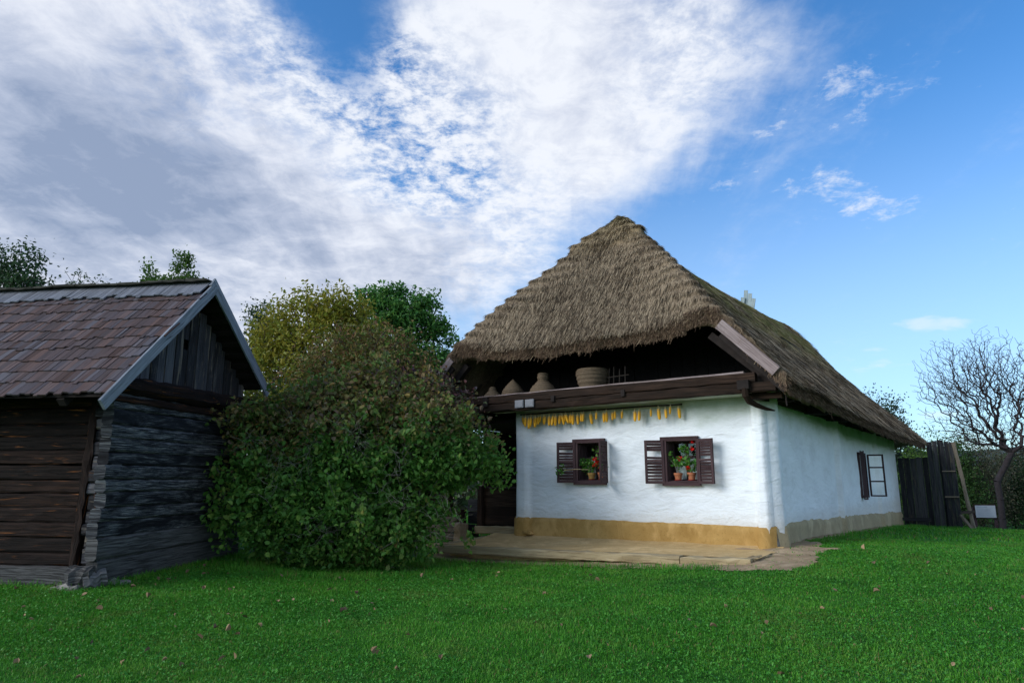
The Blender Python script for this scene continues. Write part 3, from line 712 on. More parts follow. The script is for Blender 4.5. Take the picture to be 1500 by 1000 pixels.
V2, F2 = wallgrid(0, 14.1, 0.0, 3.1, [W3], sd_f, lambda a, z, d: np.stack([d, a, z], -1), .07)
w = MB(HF)
w.merge(V1, [F1]); w.merge(V2, [F2])
w.add([(-4.96, 0, WZ), (-4.96, 14.1, 0), (-4.96, 14.1, WT), (-4.96, 0, WT)], [[0, 3, 2, 1]])
w.add([(-4.96, 14.1, 0), (0, 14.1, 0), (0, 14.1, WT), (-4.96, 14.1, WT)], [[3, 2, 1, 0]])
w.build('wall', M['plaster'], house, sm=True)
# plinth: front (ochre) and side (paler), with an uneven upper edge
def plinth(a0, a1, zb, topf, dispf, mapf, th=.03, step=.06):
    A = np.linspace(a0, a1, int((a1-a0)/step)); T = np.linspace(0, 1, 9); AA, TT = np.meshgrid(A, T)
    zt = topf(AA); zb_ = zb(AA); ZZ = zb_+(zt-zb_)*TT
    d = dispf(AA, ZZ)+th+.010*vn(AA*4, ZZ*5, 15)+.02*(1-TT)*(1+vn(AA*2.2, 3., 8)); d[-1] = dispf(A, ZZ[-1])-.005
    V = mapf(AA, ZZ, d).reshape(-1, 3); n, m = AA.shape; i = np.arange(n*m).reshape(n, m)
    return V, np.stack([i[:-1, :-1], i[:-1, 1:], i[1:, 1:], i[1:, :-1]], -1).reshape(-1, 4)
w = MB(HF)
V, F = plinth(-4.99, .03, lambda a: .48+0*a, lambda a: .885+.012*vn(a*3, 1., 2)+.006*vn(a*14, 1., 2), fd, lambda a, z, d: np.stack([a, -d, z], -1)); w.merge(V, [F])
w.beam((-4.70, -.075, .60), (-4.52, -.10, .585), .14, .05, seg=3, jit=.012)
w.build('plinth', M['ochre'], house, sm=True)['label'] = 'ochre clay plinth under the front wall'
w = MB(HF)
V, F = plinth(-.03, 14.1, lambda a: np.clip(.5-.05*a, -.3, 1), lambda a: .90-.024*np.clip(a-2, 0, 20)+.028*vn(a*1.4, 1., 2)+.014*vn(a*7, 1., 2), sd_f, lambda a, z, d: np.stack([d, a, z], -1)); w.merge(V, [F])
w.build('plinth', M['ochre_side'], house, sm=True)['label'] = 'pale weathered clay plinth under the side wall'
# dark interior, loft floor, ceiling under the eaves, back wall of the open loft
w = MB(HF)
w.box((-4.9, .40, .5), (-.25, .44, 2.9)); w.box((-.34, .3, .2), (-.30, 14, 2.9), 1)
w.box((-4.9, .3, 2.5), (-.35, 9.9, 2.53))
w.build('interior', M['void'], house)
w = MB(HF); w.box((-7.0, -.42, 3.0), (.25, 14.5, 3.05), 1); w.build('loft_floor', M['under'], house)
w = MB(HF)
for k in range(30): w.box((XL-.35+k*.25, .95+.006*(k % 3), 3.06), (XL-.35+k*.25+.24, .98+.006*(k % 3), float(roofz(XL-.35+k*.25+.12, 1.0, False))-.32), 2)
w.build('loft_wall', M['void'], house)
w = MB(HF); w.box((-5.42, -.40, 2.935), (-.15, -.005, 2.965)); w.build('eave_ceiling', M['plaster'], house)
w = MB(HF); w.box((-6.95, .05, 2.74), (-4.97, 14, 2.80), 1); w.build('corridor_ceiling', M['under'], house)
w = MB(HF); w.box((-7.0, 4.2, .2), (-4.98, 4.25, 2.74), 2); w.box((-7.02, 1.5, .2), (-6.98, 4.2, 2.74), 2); w.build('corridor_wall', M['under'], house)
w = MB(HF)
for yy in (.0, 1.9, 3.8, 5.8, 7.8, 9.8, 11.8): 
    for sg in (-1, 1):
        w.beam((RX+sg*(3.33+.3), yy-.35 if yy < 1 else yy, 3.02), (RX+sg*(.1 if yy > 1 else 2.62), yy-.35 if yy < 1 else yy, 6.55 if yy > 1 else 3.95), .12, .12)
    if yy > 0: w.beam((-.3, yy+.6, 2.90), (.42, yy+.6, 2.84), .12, .11)
w.build('rafter', M['under'], house)
w = MB(HF); w.beam((-.20, -.36, 2.88), (.36, -.36, 2.88), .10, .09); w.beam((-.02, -.4, 2.90), (-.02, 14, 2.90), .15, .13, seg=10, jit=.004); w.build('wall_plate', M['beam_dark'], house)

# gallery beams above the front wall
w = MB(HF); w.beam((-5.95, -.51, 3.145), (.02, -.51, 3.165), .14, .145, seg=26, jit=.005, rnd=.012); w.beam((-5.95, -.50, 2.985), (.32, -.50, 3.01), .15, .155, seg=26, jit=.006, rnd=.015)
gb = w.build('gallery_beam', M['beam_dark'], house)
w = MB(HF); w.beam((-5.9, -.50, 3.232), (-.15, -.50, 3.252), .15, .022, seg=14, jit=.003); w.build('beam_capping', M['board_grey'], gb)
w = MB(HF)
for x_, s_ in ((-5.3, .12), (-3.7, .07), (-2.25, .07)):
    w = MB(HF); w.box((x_-s_/2, -.61, 3.02), (x_+s_/2, -.58, 3.02+s_*1.6), 2); w.build('iron_strap', M['under'], gb)
w = MB(HF); w.box((-.24, -.66, 2.98), (-.06, -.59, 3.12), 0); w.build('iron_strap', M['under'], gb)
for x_ in (-4.46, -4.22):
    w = MB(HF); w.box((x_-.10, -.612, 2.955), (x_+.095, -.588, 3.10)); w.box((x_-.085, -.618, 2.97), (x_+.08, -.612, 3.085)); w.build('small_plate', M['plate'], gb)
w = MB(HF); cur = [(-.13, -.62, 3.0), (-.13, -.60, 2.88), (-.11, -.52, 2.80), (-.03, -.40, 2.74), (.07, -.26, 2.69), (.17, -.16, 2.665)]
w.tube(cur, [.055, .055, .05, .04, .028, .012], 8); w.build('carved_bracket', M['beam_dark'], gb)
w = MB(HF); w.tube([(.42, -.40, 2.9), (.42, -.41, 2.78), (.43, -.43, 2.70)], .012); w.build('gutter_hook', M['under'], gb); w = MB(HF); w.tube([(.20, -.10, 2.83), (.33, -.05, 2.80), (.45, .0, 2.82)], .012); w.build('gutter_hook', M['under'], gb)
# sloping gable boards at both corners
for sg in (1, -1):
    X0 = RX+sg*(2.86); X1 = RX+sg*(3.33+.37)
    w = MB(HF); w.beam((X0, -.635, RZ-1.04*2.86-.10), (X1, -.65, RZ-1.04*3.70-.08), .035, .17, seg=8, jit=.002); w.build('gable_board', M['board_grey'], house)
    w = MB(HF); w.beam((X0, -.57, RZ-1.04*2.86-.27), (X1+.1*sg, -.57, RZ-1.04*3.80-.26), .06, .11, seg=8, jit=.004); w.build('verge_rafter', M['under'], house)

# windows -----------------------------------------------------------
def shutter(hx, z0, z1, wd, ang, sg, parent, plane=-.06, slats=11, seed=0):
    """louvred shutter hinged at hx, swinging to side sg, standing off the wall by ang"""
    c, s_ = math.cos(ang), math.sin(ang); rr = np.random.default_rng(seed)
    def f(V):
        V = np.asarray(V, float)
        return HF(np.stack([hx+sg*(V[..., 0]*c-V[..., 1]*s_), plane-V[..., 0]*s_-V[..., 1]*c, V[..., 2]], -1))
    w = MB(f); st = .045
    w.box((0, 0, z0), (st, .03, z1), 2); w.box((wd-st, 0, z0), (wd, .03, z1), 2)
    zm = (z0+z1)/2+.02
    for a in (z0, zm-.02, z1-.05): w.box((st, .002, a), (wd-st, .028, a+(.05 if a != zm-.02 else .04)), 0)
    for a, b_ in ((z0+.05, zm-.02), (zm+.02, z1-.05)):
        n = slats//2+1
        for k in range(n):
            zc = a+(b_-a)*(k+.5)/n
            if rr.random() < .12: continue
            op = rr.uniform(.006, .016)
            w.beam((st-.005, .010, zc), (wd-st+.005, .010, zc+rr.normal(0, .004)), .007, (b_-a)/n*rr.uniform(.72, .98), up=(0, .35, 1))
    return w.build('shutter', M['frame'], parent)
def window(W, angL, angR, seed):
    x0, x1, z0, z1 = W
    w = MB(HF); t = .055
    w.box((x0-.11, -.075, z1), (x1+.04, -.015, z1+.075), 0)
    w.box((x0-.09, -.085, z0-.075), (x1+.05, -.015, z0), 0)
    w.box((x0-t, -.07, z0), (x0, -.01, z1), 2); w.box((x1, -.07, z0), (x1+t*.6, -.01, z1), 2)
    w.box((x0, -.01, z0-.002), (x1, .20, z0+.012), 0); w.box((x0, -.01, z0+.012), (x0+.014, .20, z1), 2); w.box((x1-.014, -.01, z0+.012), (x1, .20, z1), 2); w.box((x0+.014, -.01, z1-.012), (x1-.014, .20, z1), 0)
    wn_ = w.build('window', M['frame'], house)
    w = MB(HF); yy = .20
    for a, b_ in ((x0, x0+.035), (x1-.035, x1), ((x0+x1)/2-.025, (x0+x1)/2+.025)): w.box((a, yy, z0), (b_, yy+.03, z1), 2)
    for zz in (z0, z0+.40, z1-.035): w.box((x0+.03, yy+.003, zz), (x1-.03, yy+.027, zz+.035), 0)
    w.build('sash', M['frame'], wn_)
    w = MB(HF); 
    xs_ = np.linspace(x0+.03, x1-.03, 40); V = np.array([[(xx, yy+.05+.012*math.sin(xx*90), z0+.03), (xx, yy+.05+.012*math.sin(xx*90+.4), z0+.385)] for xx in xs_]).reshape(-1, 3)
    w.add(V, [[2*k, 2*k+2, 2*k+3, 2*k+1] for k in range(39)]); w.build('lace_curtain', M['curtain'], wn_)
    w = MB(HF); w.box((x0+.03, yy+.012, z0+.03), (x1-.03, yy+.016, z1-.03)); g_ = w.build('pane', M['glass'], wn_)
    shutter(x0-.05, z0-.04, z1+.02, .36 if seed == 1 else .33, angL, -1, wn_, seed=seed); shutter(x1+(.10 if seed == 1 else .04), z0-.04, z1+.02, .33, angR, 1, wn_, seed=seed+5)
    return wn_
m, nt = newmat('window glass'); p = nd(nt, 'BsdfGlossy', {'Color': (.8, .85, .9), 'Roughness': .05}); tr = nd(nt, 'BsdfTransparent'); fz = nd(nt, 'Fresnel', {'IOR': 1.5})
mx = nd(nt, 'MixShader', {0: mth(nt, 'MULTIPLY', fz.outputs[0], 1.0), 1: tr, 2: p}); nd(nt, 'OutputMaterial', {'Surface': mx.outputs[0]}); M['glass'] = m
window(W1, rad(16), rad(84), 1)['label'] = 'left front window with its right shutter half closed'
window(W2, rad(22), rad(22), 2)['label'] = 'right front window with both louvred shutters open'
# side window
y0, y1, z0, z1 = W3; 
w = MB(HF)
w.box((.0, y0-.05, z0-.06), (.05, y1+.05, z0), 1); w.box((.0, y0-.05, z1), (.05, y1+.05, z1+.06), 1); w.box((.0, y0-.05, z0), (.05, y0, z1), 2); w.box((.0, y1, z0), (.05, y1+.05, z1), 2)
sw = w.build('window', M['frame'], house); sw['label'] = 'small side window with its casement opened outwards'
def leaf_(hy, ang, wd, z0, z1, glass):
    c, s_ = math.cos(ang), math.sin(ang)
    f = lambda V: HF(np.stack([.06+V[..., 0]*s_, hy+V[..., 0]*c+V[..., 1], V[..., 2]], -1))
    g = lambda V: f(np.asarray(V, float))
    w = MB(g); t = .04; w.box((0, 0, z0), (t, .03, z1), 2); w.box((wd-t, 0, z0), (wd, .03, z1), 2)
    for zz in ((z0, z0+(z1-z0)*.34, z0+(z1-z0)*.67, z1-.035) if glass else (z0, z1-.05)): w.box((t, .002, zz), (wd-t, .028, zz+.035), 0)
    fr_ = w.build('casement' if glass else 'shutter', M['frame'], sw)
    w = MB(g)
    if glass: w.box((t, .012, z0), (wd-t, .016, z1), 2); w.build('pane', M['glass'], sw)
    else:
        w.box((t, .01, z0+.05), (wd-t, .02, z1-.05), 2); w.build('panel', M['frame'], sw)
leaf_(y1+.12, rad(82), .37, z0-.04, z1+.03, True); leaf_(y0-.02, rad(25), .16, z0-.1, z1+.1, False)

# plaque with faint lettering and the worn marks under it, on the left corner of the front wall
w = MB(HF); w.box((-4.93, -.058, 1.72), (-4.80, -.048, 1.80), 0); pq = w.build('number_plate', M['plate'], house)
w = MB(HF)
for a, b_ in ((-4.915, -4.895), (-4.885, -4.86), (-4.85, -4.818)): w.box((a, -.062, 1.74), (b_, -.058, 1.78), 2)
w.build('lettering', M['under'], pq)

# ------------------------------------------------------------------ porch and things round the house
por = emp('porch', tuple(HF((-2.7, -.7, .35))), HA, 'trodden clay porch edged with pale squared logs before the white wall', 'porch')
Xs = np.linspace(-5.52, .12, 90); Ys = np.linspace(-1.38, .02, 24); XX, YY = np.meshgrid(Xs, Ys)
f_ = (YY+1.38)/1.4; l_ = (XX+5.52)/5.6
ZZ = (.415+.115*l_)*(1-f_)+(.52+.035*l_)*f_+.008*vn(XX*4, YY*4, 2)+.03*np.exp(-((YY)/.12)**2)
i = np.arange(XX.size).reshape(XX.shape)
F = [np.stack([i[:-1, :-1], i[:-1, 1:], i[1:, 1:], i[1:, :-1]], -1).reshape(-1, 4)]
V = np.stack([XX, YY, ZZ], -1).reshape(-1, 3)
w = MB(HF); w.merge(V, F); w.box((-5.50, -1.36, .05), (.10, 0, .36)); w.build('clay_floor', M['deck'], por, sm=False)
w = MB(HF); w.beam((-5.62, -1.46, .355), (-.95, -1.46, .445), .20, .135, seg=26, jit=.006, rnd=.02); w.beam((-5.58, -1.40, .37), (-5.50, -.2, .43), .16, .13, seg=8, jit=.006, rnd=.02)
w.build('edge_log', M['edge_log'], por)
w = MB(HF); w.beam((-.94, -1.45, .435), (.06, -1.42, .47), .18, .135, seg=8, jit=.008, rnd=.02); w.beam((.02, -1.38, .47), (.14, -.62, .50), .12, .10, seg=6, jit=.01, rnd=.02)
w.build('edge_log', M['edge_log'], por)
# corridor step, gate, block, log fence
w = MB(HF); w.beam((-6.12, .22, .575), (-4.99, .22, .60), .22, .15, seg=8, jit=.006, rnd=.02); o = w.build('threshold', M['edge_log'], None, tuple(HF((-5.5, .22, .5)))); tag(o, 'pale timber threshold step below the dark corridor gate', 'step')
gt = emp('corridor_gate', tuple(HF((-5.6, .32, .65))), HA, 'low dark brown board gate closing the corridor beside the white wall', 'gate')
w = MB(HF)
for k in range(4): w.box((-6.05, .33+.004*(k % 2), .68+k*.19), (-5.0, .36+.004*(k % 2), .68+k*.19+.185), 0)
w.build('board', M['beam_dark'], gt)
w = MB(HF); w.box((-6.18, .27, .55), (-6.06, .39, 1.47), 2); w.build('post', M['beam_dark'], gt)
w = MB(HF)
for k in range(3): w.box((-6.46, .30+.004*(k % 2), .42+k*.26), (-6.18, .33+.004*(k % 2), .42+k*.26+.25), 0)
w.build('side_board', M['shed'], gt)
w = MB(HF); w.box((-6.05, .31, 1.42), (-5.0, .37, 1.455), 0); w.build('top_rail', M['frame'], gt)
w = MB(HF); w.beam((-6.38, -.02, .30), (-6.36, -.02, .70), .22, .26, up=(0, 1, 0), seg=4, jit=.012, rnd=.04); o = w.build('clay_block', M['dirtyclay'], None, tuple(HF((-6.37, -.02, .3)))); tag(o, 'stubby worn clay block at the left end of the porch', 'block')
fe = emp('log_fence', tuple(HF((-7.2, .15, .25))), HA, 'low grey log fence between the bush and the porch block', 'fence')
w = MB(HF)
for k in range(3): w.beam((-8.6, .16, .38+k*.17), (-6.55, .14, .40+k*.17), .10, .155, seg=10, jit=.006, rnd=.02)
w.build('log', M['beam_grey'] if 'beam_grey' in M else wood('fence log', [(.02, .017, .014), (.06, .05, .04), (.11, .09, .07), (.17, .14, .11)], .5), fe)
w = MB(HF); w.box((-6.56, .05, .25), (-6.44, .22, .98), 2); w.build('post', M['beam_dark'], fe)
for y_ in (.15, 3.2):
    w = MB(HF); w.box((-6.98, y_, .1), (-6.86, y_+.12, 2.95), 2); w.build('corridor_post', M['beam_dark'], house)

# corn cobs on a pole
w = MB(HF); pp = [(x_, -.17-.01*math.sin(x_*3), 2.862+.010*vn(x_*2, 0.)) for x_ in np.linspace(-4.75, -1.35, 24)]
w.tube(pp, .016, 7); o = w.build('hanging_pole', M['under'], None, tuple(HF((-3, -.17, 2.86)))); tag(o, 'thin dark pole below the gallery beam from which corn cobs hang', 'pole')
def cob_proto():
    c = emp('corn_cob', (0, 0, 0), 0, 'yellow corn cob hung by its dry husk below the gallery beam', 'corn cob', 'corn cobs hanging under the gallery beam')
    prof = [(.004, -.205), (.012, -.200), (.019, -.18), (.0235, -.14), (.0245, -.10), (.022, -.06), (.014, -.045), (.004, -.04)]
    mm = MB(); P = []; an = np.arange(16)/16*2*math.pi; zz = np.linspace(-.20, -.045, 26)
    for k, z_ in enumerate(zz):
        r = np.interp(z_, [q_[1] for q_ in prof], [q_[0] for q_ in prof]); rr = r*(1+.07*(((np.arange(16)+k) % 2)*2-1))
        P.append(np.stack([rr*np.cos(an), rr*np.sin(an), np.full(16, z_)], 1))
    F = [[i_*16+j, i_*16+(j+1) % 16, (i_+1)*16+(j+1) % 16, (i_+1)*16+j] for i_ in range(25) for j in range(16)]
    mm.add(np.concatenate(P), F); mm.build('cob', M['corn'], c, sm=True)
    mm = MB(); mm.tube([(0, 0, .0), (.004, 0, -.03), (0, 0, -.06)], [.006, .012, .006], 6)
    for k in range(5):
        a = k*1.26; mm.tube([(0, 0, -.03), (.02*math.cos(a), .02*math.sin(a), -.05), (.024*math.cos(a), .024*math.sin(a), -.08)], [.005, .008, .002], 4)
    mm.build('husk', M['husk'], c); return c
cob = cob_proto(); first = True
xs_ = []; x_ = -4.68
while x_ < -1.42:
    xs_.append(x_); x_ += (.060 if x_ < -3.5 else .085)*R.uniform(.45, 1.7)+(.12 if R.random() < .25 and x_ > -3.2 else 0)
for x_ in xs_:
    p_ = tuple(HF((x_, -.175+R.normal(0, .02), 2.855+R.uniform(-.02, .01)))); rz = R.uniform(0, 6.28); s_ = R.uniform(.8, 1.3); tl = R.normal(0, .09)
    if first: c_ = cob; first = False
    else:
        c_ = cob.copy(); COL.objects.link(c_)
        for ch in list(cob.children):
            d_ = ch.copy(); COL.objects.link(d_); d_.parent = c_
    c_.location = p_; c_.rotation_euler = (tl, R.normal(0, .06), rz); c_.scale = (s_, s_, s_)

# baskets in the open loft
def basket(x_, y_, prof, label, name='straw_basket'):
    w = MB(HF); pr = []
    zz = np.array([p[1] for p in prof]); rr = np.array([p[0] for p in prof]); s_ = np.linspace(0, 1, 60); t = np.linspace(0, 1, len(prof))
    for q_ in s_:
        z_ = np.interp(q_, t, zz); r_ = np.interp(q_, t, rr); pr.append((max(.004, r_+.007*math.sin(q_*59*math.pi*.5)), z_))
    w.lathe((x_, y_, 3.055), pr, 28); o = w.build(name, M['basket'], None, tuple(HF((x_, y_, 3.055))), sm=True); tag(o, label, 'basket', 'straw baskets in the open loft')
jar = lambda r, h: [(.7*r, 0), (.95*r, .2*h), (r, .38*h), (.9*r, .52*h), (.62*r, .68*h), (.38*r, .8*h), (.34*r, .92*h), (.22*r, h), (.01, h)]
basket(-5.42, -.20, jar(.22, .42), 'leftmost dim straw basket nearest the bush on the gallery')
basket(-4.93, -.16, [(.17, 0), (.22, .12), (.235, .22), (.22, .30), (.13, .42), (.05, .50), (.01, .54)], 'straw basket with a pointed top, second from left in the loft')
basket(-4.20, -.16, [(.20, 0), (.27, .12), (.28, .22), (.22, .33), (.13, .42), (.10, .46), (.115, .5), (.105, .58), (.09, .6), (.01, .60)], 'straw basket with a knobbed neck in the loft, above the small plates')
basket(-3.12, -.10, [(.16, 0), (.20, .12), (.28, .32), (.315, .48), (.31, .54), (.28, .58), (.27, .57), (.26, .45)], 'large bowl-shaped straw basket standing wide open in the loft', )
w = MB(HF)
for dx in (0, .1, .22, .34): w.tube([(-2.78+dx, -.12, 3.06), (-2.76+dx*.95, -.10, 3.62+.03*math.sin(dx*20))], .012, 5)
w.tube([(-2.84, -.11, 3.45), (-2.36, -.11, 3.47)], .011, 5); w.tube([(-2.80, -.12, 3.22), (-2.42, -.12, 3.24)], .008, 5)
o = w.build('wooden_rack', M['rack'], None, tuple(HF((-2.6, -.11, 3.06)))); tag(o, 'thin wooden stick rack beside the big bowl basket in the loft', 'rack')

# potted geraniums on the window sills
def pot(x_, y_, z_, h, label, stems, flowers, colpot='terracotta', nleaf=60):
    p0 = np.array([x_, y_, z_]); o = emp('flower_pot', tuple(HF(p0)), HA, label, 'flower pot', 'geraniums on the front window sills')
    w = MB(HF); w.lathe(p0, [(.05, .012), (.066, h*.72), (.074, h*.72), (.076, h), (.066, h), (.064, h-.012), (.005, h-.014)], 22); w.build('pot', M[colpot], o, sm=False)
    w = MB(HF); w.lathe(p0, [(.004, .003), (.060, .003), (.072, .02), (.066, .02), (.055, .008)], 22); w.build('saucer', M['saucer'], o)
    w = MB(HF); L = []
    for (dx, dz, k) in stems:
        e_ = p0+np.array([dx, -.03, h+dz]); m_ = p0+np.array([dx*.35, -.01, h+dz*.5])
        w.tube([p0+np.array([0, 0, h-.02]), m_, e_], [.006, .005, .003], 5)
        L.append(e_+R.normal(0, .042, (int(k*1.7), 3))); L.append((p0+np.array([dx*.6, -.02, h+dz*.7]))+R.normal(0, .042, (k//2, 3)))
    w.build('stem', M['twig'], o)
    P = np.concatenate(L); leaves(HF(P), np.full(len(P), .045), M['geranium'], 'foliage', o, up=.4, asp=.95)
    for dx, dz in flowers:
        c = p0+np.array([dx, -.06, h+dz]); P = c+norm(R.normal(0, 1, (34, 3)))*.030
        leaves(HF(P), np.full(len(P), .026), M['red'], 'flower', o, up=.3, asp=.95)
zs1, zs2 = W1[2]+.012, W2[2]+.012
pot(-3.27, .05, zs1, .13, 'pale flower pot on the left sill with bright green geranium leaves', [(-.12, .10, 24), (-.02, .20, 30), (.06, .16, 20), (-.16, .20, 16)], [(.10, .15)], 'ochre')
pot(-3.06, .05, zs1, .14, 'orange flower pot on the left sill beside the half closed shutter', [(-.03, .38, 26), (.0, .22, 14), (.05, .10, 14)], [(-.06, .18), (.02, .10), (-.10, .24)])
pot(-1.57, .05, zs2, .13, 'terracotta pot at the left of the right sill, leggy geranium', [(-.17, .28, 16), (.0, .18, 20), (.08, .20, 16)], [(-.19, .33), (.06, .24)])
pot(-1.33, .05, zs2, .135, 'terracotta pot at the right of the right sill with several red blooms', [(-.10, .40, 34), (-.06, .20, 24), (.10, .17, 26), (0, .08, 16)], [(-.04, .08), (.06, .52), (.06, .39)])
o = emp('geranium_sprig', tuple(HF((-3.45, -.12, 1.74))), HA, 'geranium sprig sticking out across the left shutter of the left window', 'plant')
w = MB(HF); w.tube([(-3.30, -.02, 1.78), (-3.5, -.13, 1.79), (-3.72, -.20, 1.77)], [.006, .005, .004], 5); w.build('stem', M['husk'], o)
P = np.array([-3.80, -.20, 1.78])+R.normal(0, .045, (46, 3)); leaves(HF(P), np.full(46, .05), M['geranium'], 'foliage', o, up=.4, asp=.95)

# plank gate wall beyond the house end
sh_ = emp('plank_gate', tuple(HF((.9, 14.2, .05))), HA, 'tall blackened vertical plank gate at the far end of the house', 'gate')
w = MB(HF); x_ = .05; k = 0
while x_ < 1.22:
    wd = R.uniform(.12, .19); ht = 2.28 if x_ < .78 else 2.80
    w.box((x_, 14.15+.012*(k % 3), -.05), (x_+wd-.008, 14.18+.012*(k % 3), ht+R.uniform(-.03, .02)), 2); x_ += wd; k += 1
w.build('board', M['shed'], sh_)
w = MB(HF)
for k in range(3): w.box((1.26+k*.12, 14.02+.01*k, -.05), (1.26+k*.12+.114, 14.05+.01*k, 2.74+.02*(k % 2)), 2)
dr = w.build('door_leaf', M['shed'], sh_)
w = MB(HF); w.box((1.25, 13.93, 1.06), (1.62, 14.01, 1.10), 0); w.build('crossbar', M['post'], dr)
w = MB(HF); w.box((1.25, 13.97, 1.84), (1.60, 14.01, 1.87), 0); w.build('crossbar', M['post'], dr)
w = MB(HF); w.beam((.02, 14.0, .38), (.8, 14.05, .38), .04, .10); w.build('rail', M['shed'], sh_)
w = MB(HF); w.beam((1.64, 14.0, 2.72), (1.92, 13.75, -.05), .10, .08, up=(0, 1, 0), seg=10, jit=.008, rnd=.02); o = w.build('leaning_post', M['post'], None, tuple(HF((1.9, 13.75, 0)))); tag(o, 'pale timber post leaning against the blackened plank gate', 'post')
w = MB(HF); w.beam((1.60, 13.9, .55), (1.98, 13.3, .02), .07, .05, seg=4, jit=.006); o = w.build('prop_stake', M['post'], None, tuple(HF((1.95, 13.3, 0)))); tag(o, 'short slanting stake propping the foot of the leaning post', 'stake')
w = MB(HF); w.beam((1.62, 13.72, .62), (1.98, 13.72, .66), .06, .07, seg=4, jit=.006); o = w.build('tie_log', M['bark'], None, tuple(HF((1.8, 13.72, .6)))); tag(o, 'short dark log tied across the leaning post', 'log')

# information board
Y = 25.0; xb = .674*Y; zb = float(gz(xb, Y)); sg = emp('information_sign', (xb, Y, zb), rad(-12), 'white information board on two short posts under the bare tree', 'sign')
f = frame((xb, Y), rad(-12)); Z0 = 1.6-.0545*Y
w = MB(f); w.box((-.36, .02, Z0), (.36, .05, Z0+.50)); w.build('backboard', M['beam_dark'], sg)
w = MB(f); w.box((-.32, -.005, Z0+.04), (.32, .015, Z0+.46)); pnl = w.build('panel', plain('sign panel', (.40, .42, .46), .5, .05), sg)
w = MB(f)
w.box((-.27, -.009, Z0+.395), (.05, -.005, Z0+.425))
for k in range(8): w.box((-.27, -.009, Z0+.34-k*.036), (.27-.14*R.random(), -.005, Z0+.350-k*.036))
w.build('text_line', plain('sign text', (.28, .32, .38), .6), pnl)
for x_ in (-.33, .33):
    w = MB(f); w.box((x_-.05, .06, zb-.2), (x_+.05, .14, Z0+.40), 2); w.build('post', M['frame'], sg)

# ================================================================== LOG BARN
bn = emp('log_barn', tuple(BF((0, 0, .25))), BA, 'small blackened log barn with shingled gable roof and blue grey gable boards', 'barn')
BW = 2.95
def eave_l(y): return 2.64+.975*(y+.6)                     # left slope, y from -.6 to 1.39
def eave_r(y): return 3.20+.750*(3.23-y)
# gable wall logs (facing the house)
w = MB(BF); z = .36; k = 0
hs = [.31, .27, .20, .17, .19, .16, .18, .17, .18, .17, .20, .22]
gl, sl = MB(BF), MB(BF)
zz = .30
for k, h in enumerate(hs):
    tgt = sl if k < 2 else gl
    p = R.uniform(.13, .20)
    tilt = .05 if k < 2 else R.normal(0, .01)
    tgt.beam((.0+R.normal(0, .008), -p, zz+h/2), (.0+R.normal(0, .012), BW+.2, zz+h/2+tilt), .16, h-.003, seg=24, jit=.0035, rnd=.028)
    zz += h if k else h-.0
gl.build('gable_log', M['barn_log'], bn); sl.build('sill_log', M['barn_sill'], bn)
top_z = zz
w = MB(BF); w.beam((.05, -.22, 2.83), (.05, BW+.25, 2.87), .22, .25, seg=24, jit=.008, rnd=.06); w.beam((.02, -.3, 2.64), (.02, BW+.2, 2.66), .16, .10, seg=20, jit=.006, rnd=.02)
w.build('tie_beam', M['barn_dark'], bn)
w = MB(BF); w.box((-.14, -.05, .5), (-.10, BW+.1, 2.95), 1); w.build('lining', M['void'], bn)
# long wall
w = MB(BF); zz = .52
while zz < 2.75:
    h = R.uniform(.15, .21); w.beam((-9, .06+R.normal(0, .008), zz+h/2), (-.15, .06+R.normal(0, .008), zz+h/2), .16, h-.006, seg=40, jit=.005, rnd=.022); zz += h
w.build('wall_log', M['barn_dark'], bn)
w = MB(BF); w.beam((-9, -.01, .37), (-.20, -.02, .38), .20, .29, seg=30, jit=.006, rnd=.02); w.build('sill_log', M['barn_sill'], bn)
# log ends in the corner, dark post and worn foot
w = MB(BF); zz = .55; k = 0
while zz < 2.65:
    h = R.uniform(.14, .20); w.beam((-.22+R.uniform(-.04, .04), .02+R.normal(0, .012), zz+h/2), (.03+R.uniform(-.02, .04), .02, zz+h/2), .17+R.uniform(0, .04), h-.006, seg=3, jit=.004, rnd=.02); zz += h
w.build('log_end', M['barn_board'], bn)
w = MB(BF); w.beam((-.33, -.05, .45), (-.27, -.06, 2.72), .11, .07, up=(0, 1, 0), seg=18, jit=.008, rnd=.015); w.beam((-.12, -.06, .62), (-.08, -.06, 2.6), .05, .05, up=(0, 1, 0), seg=18, jit=.010, rnd=.015)
w.build('corner_post', M['barn_dark'], bn)
w = MB(BF); w.beam((-.26, -.15, .42), (.04, -.12, .43), .22, .26, seg=5, jit=.02, rnd=.06); w.beam((-.05, -.20, .36), (.12, -.02, .40), .20, .22, seg=4, jit=.02, rnd=.06); w.build('worn_log_end', M['barn_sill'], bn)
w = MB(BF); w.beam((-.42, -.12, .245), (-.02, -.16, .24), .34, .15, seg=4, jit=.02, rnd=.05); w.beam((.02, -.10, .27), (.14, .28, .28), .22, .14, seg=4, jit=.02, rnd=.05); w.build('foundation_stone', M['stone'], bn)
w = MB(BF); w.box((-8.9, .2, .0), (-.15, BW, 2.7)); w.build('interior', M['void'], bn)
